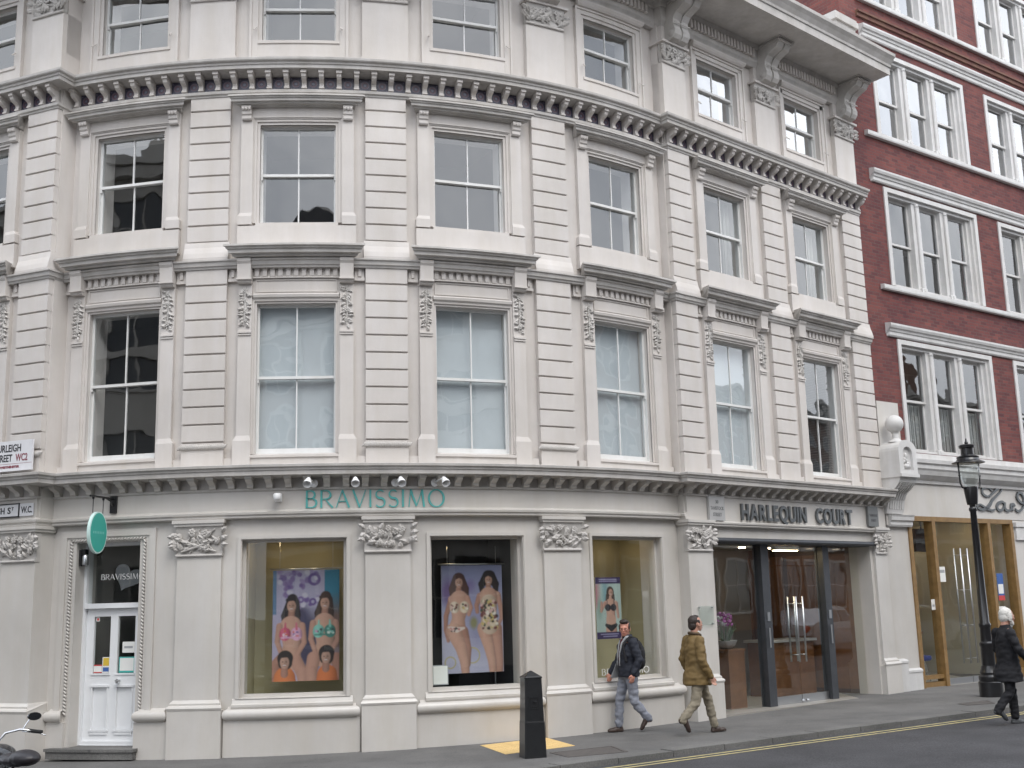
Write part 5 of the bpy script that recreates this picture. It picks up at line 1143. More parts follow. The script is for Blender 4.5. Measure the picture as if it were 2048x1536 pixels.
for z in (.23, .73, 1.23, 1.73):
    for i in range(5):
        mb = MB(); h = rn.uniform(.15, .32); x = -.42+i*.21; mb.box(x-.06, x+.06, -.05, .12, z+.001, z+h); cn_ = (i+int(z*7)) % 5; tag(link('shop_box', mb.mesh('shop_box', ['print_red', 'paper', 'print_blue', 'print_teal', 'cream_wall'][cn_]), None, loc=tuple(W('K', 1.5, -3.2, gk+.01)), rz=KA), 'small %s box on the %s shelf of the dark shelving inside the shop' % (['red', 'white', 'blue', 'teal', 'cream'][cn_], {.23: 'lowest', .73: 'second', 1.23: 'third', 1.73: 'topmost'}[z]), 'box', 'boxes on the shop shelves')
# script shop name, dark metal
SC = {'L': [([(.70, .86), (.60, .97), (.46, 1.0), (.33, .93), (.30, .80), (.36, .68), (.50, .63), (.62, .70)], [.03, .05, .07, .08, .08, .07, .05, .03]),
            ([(.56, .62), (.74, .80), (.92, .98), (1.05, 1.06), (1.10, .98), (1.02, .84), (.82, .64), (.66, .48), (.56, .30), (.40, .14), (.20, .08), (.06, .14), (.05, .24), (.16, .28), (.30, .20), (.46, .10), (.62, .07), (.76, .12)], [.04, .06, .08, .07, .05, .05, .06, .08, .10, .09, .07, .05, .05, .05, .06, .07, .06, .03])],
      'a': [([(1.16, .34), (1.08, .44), (.94, .40), (.84, .26), (.86, .12), (.96, .08), (1.08, .16), (1.18, .38)], [.05, .07, .08, .09, .08, .07, .06, .05]), ([(1.18, .42), (1.14, .22), (1.20, .10), (1.32, .10), (1.46, .20), (1.52, .32)], [.06, .09, .08, .06, .04, .03])],
      'A': [([(1.50, .10), (1.42, .20), (1.44, .34), (1.54, .36), (1.58, .28)], [.05, .08, .09, .07, .04]), ([(1.58, .16), (1.68, .08), (1.84, .16), (2.06, .46), (2.28, .86), (2.40, 1.06)], [.06, .07, .06, .06, .08, .10]), ([(2.40, 1.06), (2.38, .7), (2.36, .35), (2.40, .08), (2.54, .06)], [.08, .16, .17, .12, .05]),
            ([(1.94, .40), (1.78, .50), (1.70, .70), (1.78, .86), (1.92, .82), (1.98, .62), (1.96, .44), (2.2, .40), (2.42, .42)], [.05, .07, .08, .07, .06, .06, .05, .05, .05])]}
t = kthing('script_lettering', 'dark curling script letters on the white fascia above the timber shopfront', 'lettering', 3.4, 0., 3.82)
def smooth_stroke(pts, ws):
    P_, W_ = [], []
    for i in range(len(pts)-1):
        p0, p1, p2, p3 = (Vector(pts[max(i-1, 0)]), Vector(pts[i]), Vector(pts[i+1]), Vector(pts[min(i+2, len(pts)-1)]))
        for k in range(5):
            u = k/5; v = .5*((2*p1)+(p2-p0)*u+(2*p0-5*p1+4*p2-p3)*u*u+(3*p1-p0-3*p2+p3)*u**3); P_.append((v.x, v.y)); W_.append(ws[i]+(ws[i+1]-ws[i])*u)
    return P_+[pts[-1]], W_+[ws[-1]]
for ch, S in SC.items():
    mb = MB()
    for j, (pts, ws) in enumerate(S):
        P_, W_ = smooth_stroke(pts, ws); mb.stroke([(x*1.0-.05, z*.55) for x, z in P_], [w_*.78 for w_ in W_], .0+.004*j, .05+.004*j)
    part(t, 'letter', mb.mesh('letter', 'letter_grey'))

# ------------------------------------------------------------------ street furniture
def on_ground(x, y, road_=False): return (x, y, ground(x)-(KH if road_ else 0))
t = thing('street_lamp', 'tall black cast iron gas-style street lamp with open lantern yoke', 'street lamp', on_ground(8.765, 22.03), R_(20))
mb = MB(); mb.lathe([(.215, -.03), (.215, .26), (.19, .28), (.20, .31), (.20, .36), (.165, .40), (.175, .44), (.15, .50), (.135, .56)], (0, 0, 0), 16, rot=math.pi/8); part(t, 'base', mb.mesh('base', 'iron_black', 30))
mb = MB(); mb.lathe([(.125, .55), (.12, .9), (.135, .93), (.135, .97), (.105, 1.0), (.095, 1.25), (.11, 1.28), (.11, 1.32), (.09, 1.35), (.072, 2.5), (.058, 3.42), (.075, 3.45), (.075, 3.49), (.055, 3.52), (.06, 3.60)], (0, 0, 0), 14); part(t, 'column', mb.mesh('column', 'iron_black', 35))
mb = MB(); mb.lathe([(.095, 3.56), (.105, 3.60), (.135, 3.86), (.13, 3.90), (.06, 3.905)], (0, 0, 0), 14); part(t, 'lantern_cup', mb.mesh('lantern_cup', 'iron_black', 35))
for sx in (-1, 1):
    mb = MB(); mb.tube([(sx*.12, 0, 3.86), (sx*.20, 0, 3.89), (sx*.235, 0, 3.97), (sx*.24, 0, 4.15), (sx*.25, 0, 4.38)], .016, 8); mb.ell((sx*.24, 0, 4.12), (.024, .024, .03), 8, 5); part(t, 'yoke_arm', mb.mesh('yoke_arm', 'iron_black', True))
mb = MB(); mb.lathe([(.30, 4.355), (.31, 4.36), (.305, 4.372), (.22, 4.41), (.20, 4.45), (.21, 4.48), (.15, 4.51), (.12, 4.52), (.115, 4.64), (.145, 4.655), (.15, 4.70), (.12, 4.72), (.03, 4.73), (.035, 4.76), (.02, 4.79), (.012, 4.84)], (0, 0, 0), 18); part(t, 'lantern_hood', mb.mesh('lantern_hood', 'iron_black', 35))
mb = MB(); mb.lathe([(.10, 3.91), (.15, 4.0), (.19, 4.15), (.20, 4.34), (.195, 4.34), (.185, 4.15), (.145, 4.0), (.095, 3.915)], (0, 0, 0), 16); part(t, 'lantern_glass', mb.mesh('lantern_glass', 'shop_pane', True))
t = thing('bollard', 'black tapering square bollard with pyramid top beside the yellow paving', 'bollard', on_ground(.149, 15.87), R_(16))
def sq(h, c, z): return [(x, y, z) for x, y in ((h, h-c), (h-c, h), (-h+c, h), (-h, h-c), (-h, -h+c), (-h+c, -h), (h-c, -h), (h, -h+c))]
mb = MB(); mb.loft([sq(.150, .012, -.04), sq(.150, .012, .0), sq(.138, .012, .45), sq(.134, .012, .47), sq(.118, .012, 1.02)]); part(t, 'shaft', mb.mesh('shaft', 'bollard_black'))
mb = MB(); mb.loft([sq(.124, .012, 1.018), sq(.124, .012, 1.035), sq(.118, .012, 1.042), sq(.01, .003, 1.115)]); part(t, 'cap', mb.mesh('cap', 'bollard_black'))
mb = MB(); 
for y0, sgn in ((-.132, 1),): frame4(mb, -.065, .065, .62, .78, .122, .134, .012, .012, .012, .012); mb.box(-.04, .04, .122, .133, .65, .66); mb.lathe([(.03, 0), (.03, .012)], (0, -.128, .715), 10)
part(t, 'emblem', mb.mesh('emblem', 'bollard_black'))

# ------------------------------------------------------------------ people
def skinmesh(mb, voxel, it, mats, name, fold=0., fscale=9., seed=0):
    me0 = bpy.data.meshes.new('tmp'); me0.from_pydata(mb.v, [], mb.f)
    bm = bmesh.new(); bm.from_mesh(me0); bmesh.ops.recalc_face_normals(bm, faces=bm.faces); bm.to_mesh(me0); bm.free()
    o = bpy.data.objects.new('tmp', me0); COL.objects.link(o); r = o.modifiers.new('r', 'REMESH'); r.mode = 'VOXEL'; r.voxel_size = voxel; r.use_smooth_shade = True
    if it: s_ = o.modifiers.new('s', 'SMOOTH'); s_.factor = .5; s_.iterations = it
    bpy.context.view_layer.update(); me = bpy.data.meshes.new_from_object(o.evaluated_get(bpy.context.evaluated_depsgraph_get())); bpy.data.objects.remove(o); bpy.data.meshes.remove(me0)
    if fold:
        n_ = len(me.vertices); co = np.empty(n_*3); no = np.empty(n_*3); me.vertices.foreach_get('co', co); me.vertices.foreach_get('normal', no); co = co.reshape(-1, 3); no = no.reshape(-1, 3)
        d = np.array([noise.noise(Vector((c[0]*fscale+seed, c[1]*fscale, c[2]*fscale*1.9)))+.5*noise.noise(Vector((c[0]*fscale*2+seed, c[1]*fscale*2, c[2]*fscale*3.2+7))) for c in co]); me.vertices.foreach_set('co', (co+no*(d*fold)[:, None]).ravel())
    me.materials.clear()
    for m_ in (mats if isinstance(mats, list) else [mats]): me.materials.append(M[m_])
    me.polygons.foreach_set('use_smooth', [True]*len(me.polygons)); me.name = name; me.update(); return me
def cap(mb, a, ra, b, rb):
    a, b = Vector(a), Vector(b); mb.tube([a, b], [ra, rb], 12); mb.ell(a, (ra,)*3, 12, 8); mb.ell(b, (rb,)*3, 12, 8)
def chain(mb, pts, rs):
    for i in range(len(pts)-1): cap(mb, pts[i], rs[i], pts[i+1], rs[i+1])
def rings(mb, rows, k=20):      # rows: (x, y, z, half depth, half width)
    mb.loft([[(x+a*math.cos(2*math.pi*i/k), y+b*math.sin(2*math.pi*i/k), z) for i in range(k)] for x, y, z, a, b in rows])
def hand(mb, wrist, d, up_, side):   # d: direction of the fingers, side: thumb side
    wrist, d = Vector(wrist), Vector(d).normalized(); sd_ = Vector(side).normalized(); nrm = d.cross(sd_).normalized()
    c0 = wrist+d*.05; mb.ell(c0, (.05, .045, .05), 10, 6, Matrix((d*.9, sd_*.85, nrm*.42)).transposed())
    for k, L in enumerate((.062, .070, .066, .052)):
        r0 = wrist+d*.082+sd_*(.030-.020*k); b1 = r0+d*L*.5+nrm*.008; b2 = r0+d*L*.85+nrm*.026; chain(mb, [r0, b1, b2], [.0098, .009, .0078])
    r0 = wrist+d*.03+sd_*.034; chain(mb, [r0, r0+sd_*.022+d*.03, r0+sd_*.022+d*.058+nrm*.012], [.0125, .011, .009])
def head(mb, c, yaw, k=1., pitch=0.):
    R3 = Matrix.Rotation(yaw, 3, 'Z') @ Matrix.Rotation(pitch, 3, 'Y'); V_ = lambda x, y, z: Vector(c)+R3 @ Vector((x*k, y*k, z*k))
    E_ = lambda p, r: mb.ell(V_(*p), tuple(v*k for v in r), 14, 10, R3)
    E_((-.012, 0, .135), (.098, .078, .092)); E_((.02, 0, .095), (.078, .068, .10)); E_((.038, 0, .045), (.058, .050, .055)); E_((.062, 0, .020), (.028, .026, .022))
    E_((.100, 0, .092), (.016, .012, .026)); E_((.108, 0, .078), (.014, .015, .012)); E_((.086, 0, .052), (.018, .026, .012)); E_((.085, 0, .126), (.018, .05, .012))
    for s_ in (-1, 1): E_((.0, s_*.078, .095), (.020, .010, .034)); E_((.07, s_*.035, .085), (.024, .022, .022))
    cap(mb, V_(-.02, 0, .06), .058*k, V_(-.035, 0, -.06), .062*k); return V_, R3
def shoe(mb, ankle, d, toe_dir_z=0., L=.27):
    ankle = Vector(ankle); d = Vector(d).normalized(); l = Vector((0, 1, 0)); u = d.cross(l).normalized()*-1
    if u.z < 0 and abs(d.z) < .7: u = -u
    R3 = Matrix((d, l, u)).transposed(); V_ = lambda x, y, z: ankle+R3 @ Vector((x, y, z))
    for p, r in (((-.015, 0, -.045), (.052, .040, .045)), ((.05, 0, -.050), (.075, .043, .036)), ((.12, 0, -.058), (.072, .048, .028)), ((-.01, 0, .0), (.045, .040, .05))): mb.ell(V_(*p), r, 12, 8, R3)
    pts = [V_(x, y, -.085) for x, y in ((-.065, -.03), (-.04, -.04), (.05, -.04), (.12, -.05), (.18, -.035), (.195, 0), (.18, .035), (.12, .05), (.05, .04), (-.04, .04), (-.065, .03))]
    mb.loft([[p for p in pts], [p+u*.025 for p in pts]])
for nm, c, r in (('skin', (.50, .27, .20), .5), ('skin_ruddy', (.55, .25, .18), .5), ('hair_dark', (.030, .020, .016), .6), ('hair_white', (.68, .66, .62), .7), ('navy', (.010, .013, .024), .75), ('denim_grey', (.25, .265, .31), .85), ('olive', (.185, .120, .042), .75), ('khaki', (.27, .235, .175), .85), ('black_cloth', (.010, .010, .013), .85), ('shoe_brown', (.045, .028, .022), .5), ('shoe_grey', (.075, .08, .085), .6), ('shirt_white', (.62, .62, .60), .8), ('lining_grey', (.32, .33, .34), .8), ('shirt_wine', (.10, .025, .03), .8), ('dark_eye', (.02, .015, .012), .3), ('lips', (.38, .13, .11), .5), ('sole', (.10, .06, .05), .7), ('collar_brown', (.07, .045, .025), .8)):
    mat(nm, c, r, noise_amt=.22 if nm in ('olive', 'khaki', 'denim_grey', 'navy') else .06, nscale=14, bump=.12 if nm in ('olive', 'khaki', 'denim_grey', 'navy', 'black_cloth') else 0, bscale=55)
def person(label, loc, rz, J, C_, hair_fn, extras=None, k=1.):
    t = thing('person', label, 'person', loc, rz); t.scale = (k,)*3
    # body: one skin, from head to ankles
    mb = MB(); V_, R3 = head(mb, J['neck'], J['yaw'], 1.05, J.get('nod', 0))
    nx, ny, nz_ = J['neck']; hx = J['hip'][0]; hz = J['hip'][2]
    rings(mb, [(hx, 0, hz-.08, .09, .13), (hx, 0, hz+.08, .09, .135), (hx*.6+nx*.4, 0, hz+.25, .085, .13), (nx-.03, 0, nz_-.20, .10, .15), (nx-.03, 0, nz_-.10, .08, .15), (nx-.02, 0, nz_-.04, .06, .07)])
    for sd_ in ('l', 'r'):
        chain(mb, J['arm_'+sd_], [.048, .038, .027]); a = J['arm_'+sd_]; hand(mb, a[2], J['hand_'+sd_], None, J['thumb_'+sd_]); chain(mb, J['leg_'+sd_], [.075, .05, .036])
    part(t, 'body', skinmesh(mb, .0068, 2, C_['skin'], 'body'))
    # trousers
    mb = MB(); rings(mb, [(hx, 0, hz-.10, .11, .15), (hx, 0, hz+.0, .125, .17), (hx, 0, hz+.12, .115, .155)])
    for sd_ in ('l', 'r'):
        h, kn, an = (Vector(p) for p in J['leg_'+sd_]); m_ = kn+(an-kn)*.93; chain(mb, [h, h+(kn-h)*.5, kn, kn+(an-kn)*.5, m_], [.098, .088, .072, .068, .064])
    part(t, 'trousers', skinmesh(mb, .011, 5, C_['trousers'], 'trousers', .015, 9, 3))
    for sd_ in ('l', 'r'):
        mb = MB(); shoe(mb, J['leg_'+sd_][2], J['foot_'+sd_]); part(t, 'shoe', skinmesh(mb, .008, 2, C_['shoe'], 'shoe'))
    # coat
    mb = MB(); hem = J['hem']; hr = J.get('hemr', (.17, .21)); sh = J['arm_l'][0][2]
    rings(mb, [(hx+J.get('hx', 0), 0, hem, hr[0], hr[1]), (hx+J.get('hx', 0)*.6, 0, hem+.12, hr[0]*.98, hr[1]*.97), (hx*.6+nx*.4-.01, 0, hem+.28, .15, .195), (nx-.04, 0, sh-.13, .145, .205), (nx-.04, 0, sh-.03, .125, .165), (nx-.035, 0, sh+.04, .095, .12), (nx-.03, 0, sh+.085, .074, .085), (nx-.03, 0, sh+.115, .068, .074)])
    for sd_ in ('l', 'r'):
        s0, e0, w0 = (Vector(p) for p in J['arm_'+sd_]); chain(mb, [s0, s0+(e0-s0)*.5, e0, e0+(w0-e0)*.5, w0+(w0-e0)*-.04], [.074, .070, .063, .057, .050])
    part(t, 'coat', skinmesh(mb, .010, 5, C_['coat'], 'coat', .017, 7, 11))
    mb = MB(); hair_fn(mb, V_, R3); part(t, 'hair', skinmesh(mb, .007, 1, C_['hair'], 'hair', .004, 40, 2))
    for s_ in (-1, 1):
        mb = MB(); mb.ell(V_(.091, s_*.032, .103), (.006, .010, .005), 8, 6, R3); part(t, 'eye', mb.mesh('eye', 'dark_eye', True))
    mb = MB(); mb.ell(V_(.101, 0, .047), (.008, .024, .006), 8, 5, R3); part(t, 'mouth', mb.mesh('mouth', 'lips', True))
    if extras: extras(t, V_, R3, J)
    return t
def hair_short(mb, V_, R3):
    mb.ell(V_(-.030, 0, .150), (.092, .084, .092), 14, 10, R3); mb.ell(V_(-.06, 0, .09), (.062, .076, .075), 14, 10, R3); mb.ell(V_(.045, 0, .208), (.056, .074, .040), 12, 8, R3)
    for s_ in (-1, 1): mb.ell(V_(.02, s_*.070, .13), (.030, .018, .045), 8, 6, R3)
def hair_receding(mb, V_, R3):
    mb.ell(V_(-.034, 0, .146), (.088, .083, .090), 14, 10, R3); mb.ell(V_(-.06, 0, .085), (.060, .076, .075), 14, 10, R3); mb.ell(V_(.0, 0, .205), (.06, .062, .030), 12, 8, R3)
    for s_ in (-1, 1): mb.ell(V_(.01, s_*.072, .125), (.026, .016, .045), 8, 6, R3)
def hair_white(mb, V_, R3):
    mb.ell(V_(-.026, 0, .145), (.102, .092, .098), 14, 10, R3); mb.ell(V_(-.045, 0, .09), (.078, .086, .085), 14, 10, R3)
    for s_ in (-1, 1): mb.ell(V_(.015, s_*.075, .10), (.040, .022, .075), 8, 6, R3)
    mb.ell(V_(.062, 0, .010), (.045, .055, .045), 12, 8, R3); mb.ell(V_(.05, 0, -.03), (.035, .042, .04), 10, 8, R3)
    for s_ in (-1, 1): mb.ell(V_(.045, s_*.05, .03), (.03, .022, .045), 8, 6, R3)
def ext1(t, V_, R3, J):
    mb = MB()      # spectacles
    for s_ in (-1, 1):
        mb.tube([V_(.106+.0*math.cos(a), s_*.034+.022*math.cos(a), .100+.016*math.sin(a)) for a in [k*math.pi/6 for k in range(13)]], .0017, 5); mb.tube([V_(.104, s_*.056, .103), V_(.0, s_*.084, .105)], .0025, 5)
    mb.tube([V_(.108, -.012, .103), V_(.108, .012, .103)], .0025, 5); part(t, 'spectacles', mb.mesh('spectacles', 'dark_eye', True))
    nx, ny, nz_ = J['neck']; sh = J['arm_l'][0][2]
    mb = MB()      # backpack
    for p, r in (((nx-.21, .02, sh-.20), (.09, .15, .20)), ((nx-.20, .02, sh-.30), (.10, .15, .13)), ((nx-.18, .02, sh-.06), (.07, .12, .10))): mb.ell(p, r, 14, 10)
    for s_ in (-1, 1): chain(mb, [(nx-.16, s_*.10, sh+.04), (nx-.03, s_*.12, sh+.085), (nx+.085, s_*.12, sh-.05), (nx+.06, s_*.17, sh-.28)], [.022]*4)
    part(t, 'backpack', skinmesh(mb, .011, 4, 'black_cloth', 'backpack', .005, 12, 4))
    mb = MB()      # open collar with its pale lining
    for s_ in (-1, 1): mb.tube([(nx-.06, s_*.06, sh+.10), (nx+.02, s_*.085, sh+.075), (nx+.085, s_*.055, sh-.02), (nx+.125, s_*.045, sh-.20), (nx+.125, s_*.05, sh-.36)], [.016, .022, .018, .014, .008], 8)
    part(t, 'collar', skinmesh(mb, .007, 2, 'lining_grey', 'collar'))
    mb = MB(); rings(mb, [(nx+.062, 0, J['hem']+.02, .06, .05), (nx+.060, 0, sh-.2, .066, .042), (nx+.02, 0, sh+.05, .06, .045)]); part(t, 'shirt', skinmesh(mb, .009, 2, 'shirt_wine', 'shirt'))
    mb = MB(); hm = J['hem']; mb.loft([[(nx+.05, -.15, sh-.22), (nx+.08, -.13, sh-.22), (nx+.09, -.10, sh-.22)], [(nx+.06, -.20, hm+.12), (nx+.14, -.19, hm+.12), (nx+.16, -.14, hm+.12)], [(nx+.06, -.21, hm-.02), (nx+.20, -.22, hm-.03), (nx+.22, -.17, hm-.02)]]); part(t, 'coat_flap', skinmesh(mb, .009, 2, 'lining_grey', 'coat_flap'))
def ext2(t, V_, R3, J):
    nx, ny, nz_ = J['neck']; sh = J['arm_l'][0][2]
    mb = MB(); mb.tube([(nx-.03+.085*math.cos(a), .082*math.sin(a), sh+.085-.02*math.cos(a)) for a in [k*math.pi/8 for k in range(-7, 24)][:17]], .024, 8); part(t, 'collar', skinmesh(mb, .008, 2, 'collar_brown', 'collar'))
    mb = MB(); rings(mb, [(nx-.012, 0, sh+.08, .066, .068), (nx-.008, 0, sh+.135, .062, .064)]); part(t, 'shirt_collar', skinmesh(mb, .008, 1, 'shirt_white', 'shirt_collar'))
# the man with the backpack, walking to the door side, looking out to the street
person('man in dark jacket with backpack and spectacles walking in grey jeans', on_ground(1.70, 18.40), R_(194), dict(
    neck=(.03, 0, 1.455), yaw=R_(60), nod=R_(4), hip=(0, 0, .90), hem=.83, hemr=(.165, .205),
    leg_r=[(.02, -.09, .88), (.13, -.095, .48), (.155, -.10, .09)], foot_r=(1, 0, .0), leg_l=[(-.01, .09, .88), (-.04, .10, .46), (-.27, .10, .175)], foot_l=(.42, 0, -.9),
    arm_l=[(-.02, .18, 1.355), (-.09, .265, 1.10), (.02, .285, .88)], hand_l=(.3, -.05, -1), thumb_l=(1, .1, .3),
    arm_r=[(.0, -.18, 1.355), (.06, -.265, 1.10), (.20, -.265, .885)], hand_r=(.3, .05, -1), thumb_r=(1, -.1, .3)),
    dict(skin='skin_ruddy', trousers='denim_grey', coat='navy', shoe='shoe_brown', hair='hair_dark'), hair_short, ext1)
# the man in the olive coat, striding towards the entrance
person('man in long olive coat and khaki trousers striding past the entrance pier', on_ground(2.66, 17.72), R_(21), dict(
    neck=(.03, 0, 1.50), yaw=R_(6), nod=R_(-3), hip=(0, 0, .91), hem=.72, hemr=(.205, .245), hx=.0,
    leg_l=[(.02, .09, .90), (.22, .095, .50), (.315, .10, .10)], foot_l=(1, 0, .02), leg_r=[(-.02, -.09, .90), (-.10, -.10, .47), (-.35, -.10, .215)], foot_r=(.28, 0, -.96),
    arm_r=[(-.02, -.185, 1.375), (-.05, -.255, 1.09), (.09, -.27, .85)], hand_r=(.35, .05, -1), thumb_r=(1, .2, .2),
    arm_l=[(-.02, .185, 1.375), (-.08, .255, 1.10), (.02, .27, .87)], hand_l=(.2, -.05, -1), thumb_l=(1, -.2, .2)),
    dict(skin='skin', trousers='khaki', coat='olive', shoe='shoe_brown', hair='hair_dark'), hair_receding, ext2)
# the white-haired man in black, stepping along the road
person('white-haired bearded man in black coat and trousers walking in the road', on_ground(7.50, 18.15, True), R_(8), dict(
    neck=(.07, 0, 1.50), yaw=R_(-6), nod=R_(6), hip=(0, 0, .92), hem=.64, hemr=(.205, .25), hx=.0,
    leg_l=[(.01, .09, .90), (.10, .10, .50), (.10, .10, .09)], foot_l=(1, 0, .0), leg_r=[(-.02, -.09, .90), (-.06, -.10, .48), (-.30, -.10, .20)], foot_r=(.50, 0, -.86),
    arm_r=[(.0, -.19, 1.37), (.05, -.285, 1.11), (.25, -.27, .92)], hand_r=(.8, .05, -.6), thumb_r=(.3, .2, 1),
    arm_l=[(.0, .19, 1.37), (.02, .28, 1.11), (.20, .27, .92)], hand_l=(.8, -.05, -.6), thumb_l=(.3, -.2, 1)),
    dict(skin='skin', trousers='black_cloth', coat='black_cloth', shoe='shoe_grey', hair='hair_white'), hair_white)

# ------------------------------------------------------------------ parked motorcycle
mat('bike_black', (.012, .012, .014), .25, coat=.5); mat('seat_vinyl', (.020, .018, .022), .45, bump=.1, bscale=60); mat('rubber', (.015, .015, .015), .8); mat('lens_red', (.35, .02, .02), .2); mat('lens_amber', (.5, .2, .02), .2)
BK = (-4.93, 11.42); t = thing('motorcycle', 'black parked motorcycle with chrome handlebars and round seat', 'motorcycle', on_ground(*BK, True), R_(133))
def wheel(x):
    mb = MB(); mb.loft([[(x+r*math.cos(2*math.pi*i/28), y, .31+r*math.sin(2*math.pi*i/28)) for y, r in ((-.05, .25), (-.055, .28), (-.03, .31), (.03, .31), (.055, .28), (.05, .25))] for i in range(29)], cap=False); w_ = part(t, 'wheel', mb.mesh('wheel', 'rubber', True))
    mb = MB(); mb.loft([[(x+r*math.cos(2*math.pi*i/28), y, .31+r*math.sin(2*math.pi*i/28)) for y, r in ((-.045, .24), (-.045, .255), (.045, .255), (.045, .24))] for i in range(29)], cap=False)
    for k in range(14): a = k*math.pi/7; mb.tube([(x, .02*(-1)**k, .31), (x+.245*math.cos(a), 0, .31+.245*math.sin(a))], .004, 4)
    mb.tube([(x, -.09, .31), (x, .09, .31)], .03, 10); sub('rim', mb.mesh('rim', 'chrome', 40), w_)
wheel(.68); wheel(-.68)
mb = MB(); mb.tube([(.40, 0, .82), (.10, 0, .78), (-.35, 0, .66), (-.70, 0, .62)], .025, 8); mb.tube([(.42, 0, .80), (.30, 0, .35), (-.15, 0, .30), (-.25, 0, .60)], .022, 8)
for s_ in (-1, 1): mb.tube([(-.1, s_*.10, .40), (-.68, s_*.10, .31)], .02, 8); mb.tube([(-.30, s_*.12, .68), (-.66, s_*.12, .33)], .026, 8)
part(t, 'frame', mb.mesh('frame', 'bike_black', 40))
mb = MB(); mb.box(-.12, .22, -.15, .15, .30, .50); mb.ell((.06, 0, .55), (.11, .10, .12), 12, 8); mb.lathe([(.11, -.2), (.11, .2)], (0, 0, 0), 12) if False else None
for k in range(5): mb.box(-.06, .18, -.12, .12, .50+k*.03, .512+k*.03)
part(t, 'engine', mb.mesh('engine', 'brushed', 35))
mb = MB()
for s_ in (-1, 1): mb.tube([(.68, s_*.08, .31), (.44, s_*.08, .85)], .024, 8)
mb.box(.38, .48, -.11, .11, .82, .86); part(t, 'fork', mb.mesh('fork', 'chrome', 40))
mb = MB(); mb.ell((.16, 0, .80), (.27, .13, .12), 16, 10); part(t, 'tank', mb.mesh('tank', 'bike_black', True))
mb = MB()
for p, r in (((-.22, 0, .80), (.24, .135, .065)), ((-.46, 0, .835), (.20, .13, .075)), ((-.05, 0, .80), (.13, .11, .05))): mb.ell(p, r, 14, 8)
part(t, 'seat', skinmesh(mb, .010, 6, 'seat_vinyl', 'seat'))
mb = MB(); mb.loft([[(-.68+r*math.cos(R_(a)), y, .31+r*math.sin(R_(a))) for y, r in ((-.08, .33), (0, .36), (.08, .33), (.08, .32), (0, .35), (-.08, .32))] for a in range(30, 171, 14)]); mb.loft([[(.68+r*math.cos(R_(a)), y, .31+r*math.sin(R_(a))) for y, r in ((-.07, .33), (0, .35), (.07, .33), (.07, .32), (0, .34), (-.07, .32))] for a in range(20, 161, 14)]); part(t, 'mudguard', mb.mesh('mudguard', 'bike_black', True))
mb = MB()
for s_ in (-1, 1): mb.tube([(.42, s_*.04, .90), (.42, s_*.12, .99), (.36, s_*.24, 1.02), (.24, s_*.36, 1.0)], .012, 8)
hb = part(t, 'handlebar', mb.mesh('handlebar', 'chrome', True))
for s_ in (-1, 1):
    mb = MB(); mb.tube([(.31, s_*.30, 1.01), (.20, s_*.40, .992)], .018, 8); sub('grip', mb.mesh('grip', 'rubber', 40), hb)
    mb = MB(); mb.tube([(.36, s_*.26, 1.0), (.27, s_*.40, .975), (.21, s_*.44, .955)], .006, 6); sub('lever', mb.mesh('lever', 'chrome', True), hb)
    mb = MB(); mb.tube([(.34, s_*.26, 1.02), (.34, s_*.29, 1.07), (.32, s_*.32, 1.12)], .006, 6); mb.k = 1; mb.loft([[(.32-d, s_*.36+.07*math.cos(2*math.pi*i/16)*(1-abs(d)*4), 1.14+.042*math.sin(2*math.pi*i/16)*(1-abs(d)*4)) for i in range(16)] for d in (-.03, -.01, .012)]); sub('mirror', mb.mesh('mirror', ['chrome', 'bike_black'], 40), hb)
mb = MB(); mb.ell((.54, 0, .86), (.09, .09, .09), 14, 8); part(t, 'headlight', mb.mesh('headlight', 'chrome', True))
mb = MB(); mb.ell((-.84, 0, .66), (.05, .07, .045), 10, 6); part(t, 'tail_light', mb.mesh('tail_light', 'lens_red', True))
for s_ in (-1, 1): mb = MB(); mb.tube([(-.72, s_*.04, .68), (-.74, s_*.15, .70)], .008, 6); mb.k = 1; mb.ell((-.74, s_*.17, .70), (.035, .025, .028), 10, 6); part(t, 'indicator', mb.mesh('indicator', ['chrome', 'lens_amber'], 40))
mb = MB(); mb.tube([(.15, -.13, .38), (.0, -.17, .26), (-.4, -.18, .27), (-.85, -.18, .31)], [.022, .024, .038, .042], 10); part(t, 'exhaust', mb.mesh('exhaust', 'chrome', 40))
mb = MB(); mb.tube([(-.05, .12, .30), (-.10, .26, .02)], .012, 6); part(t, 'side_stand', mb.mesh('side_stand', 'bike_black'))

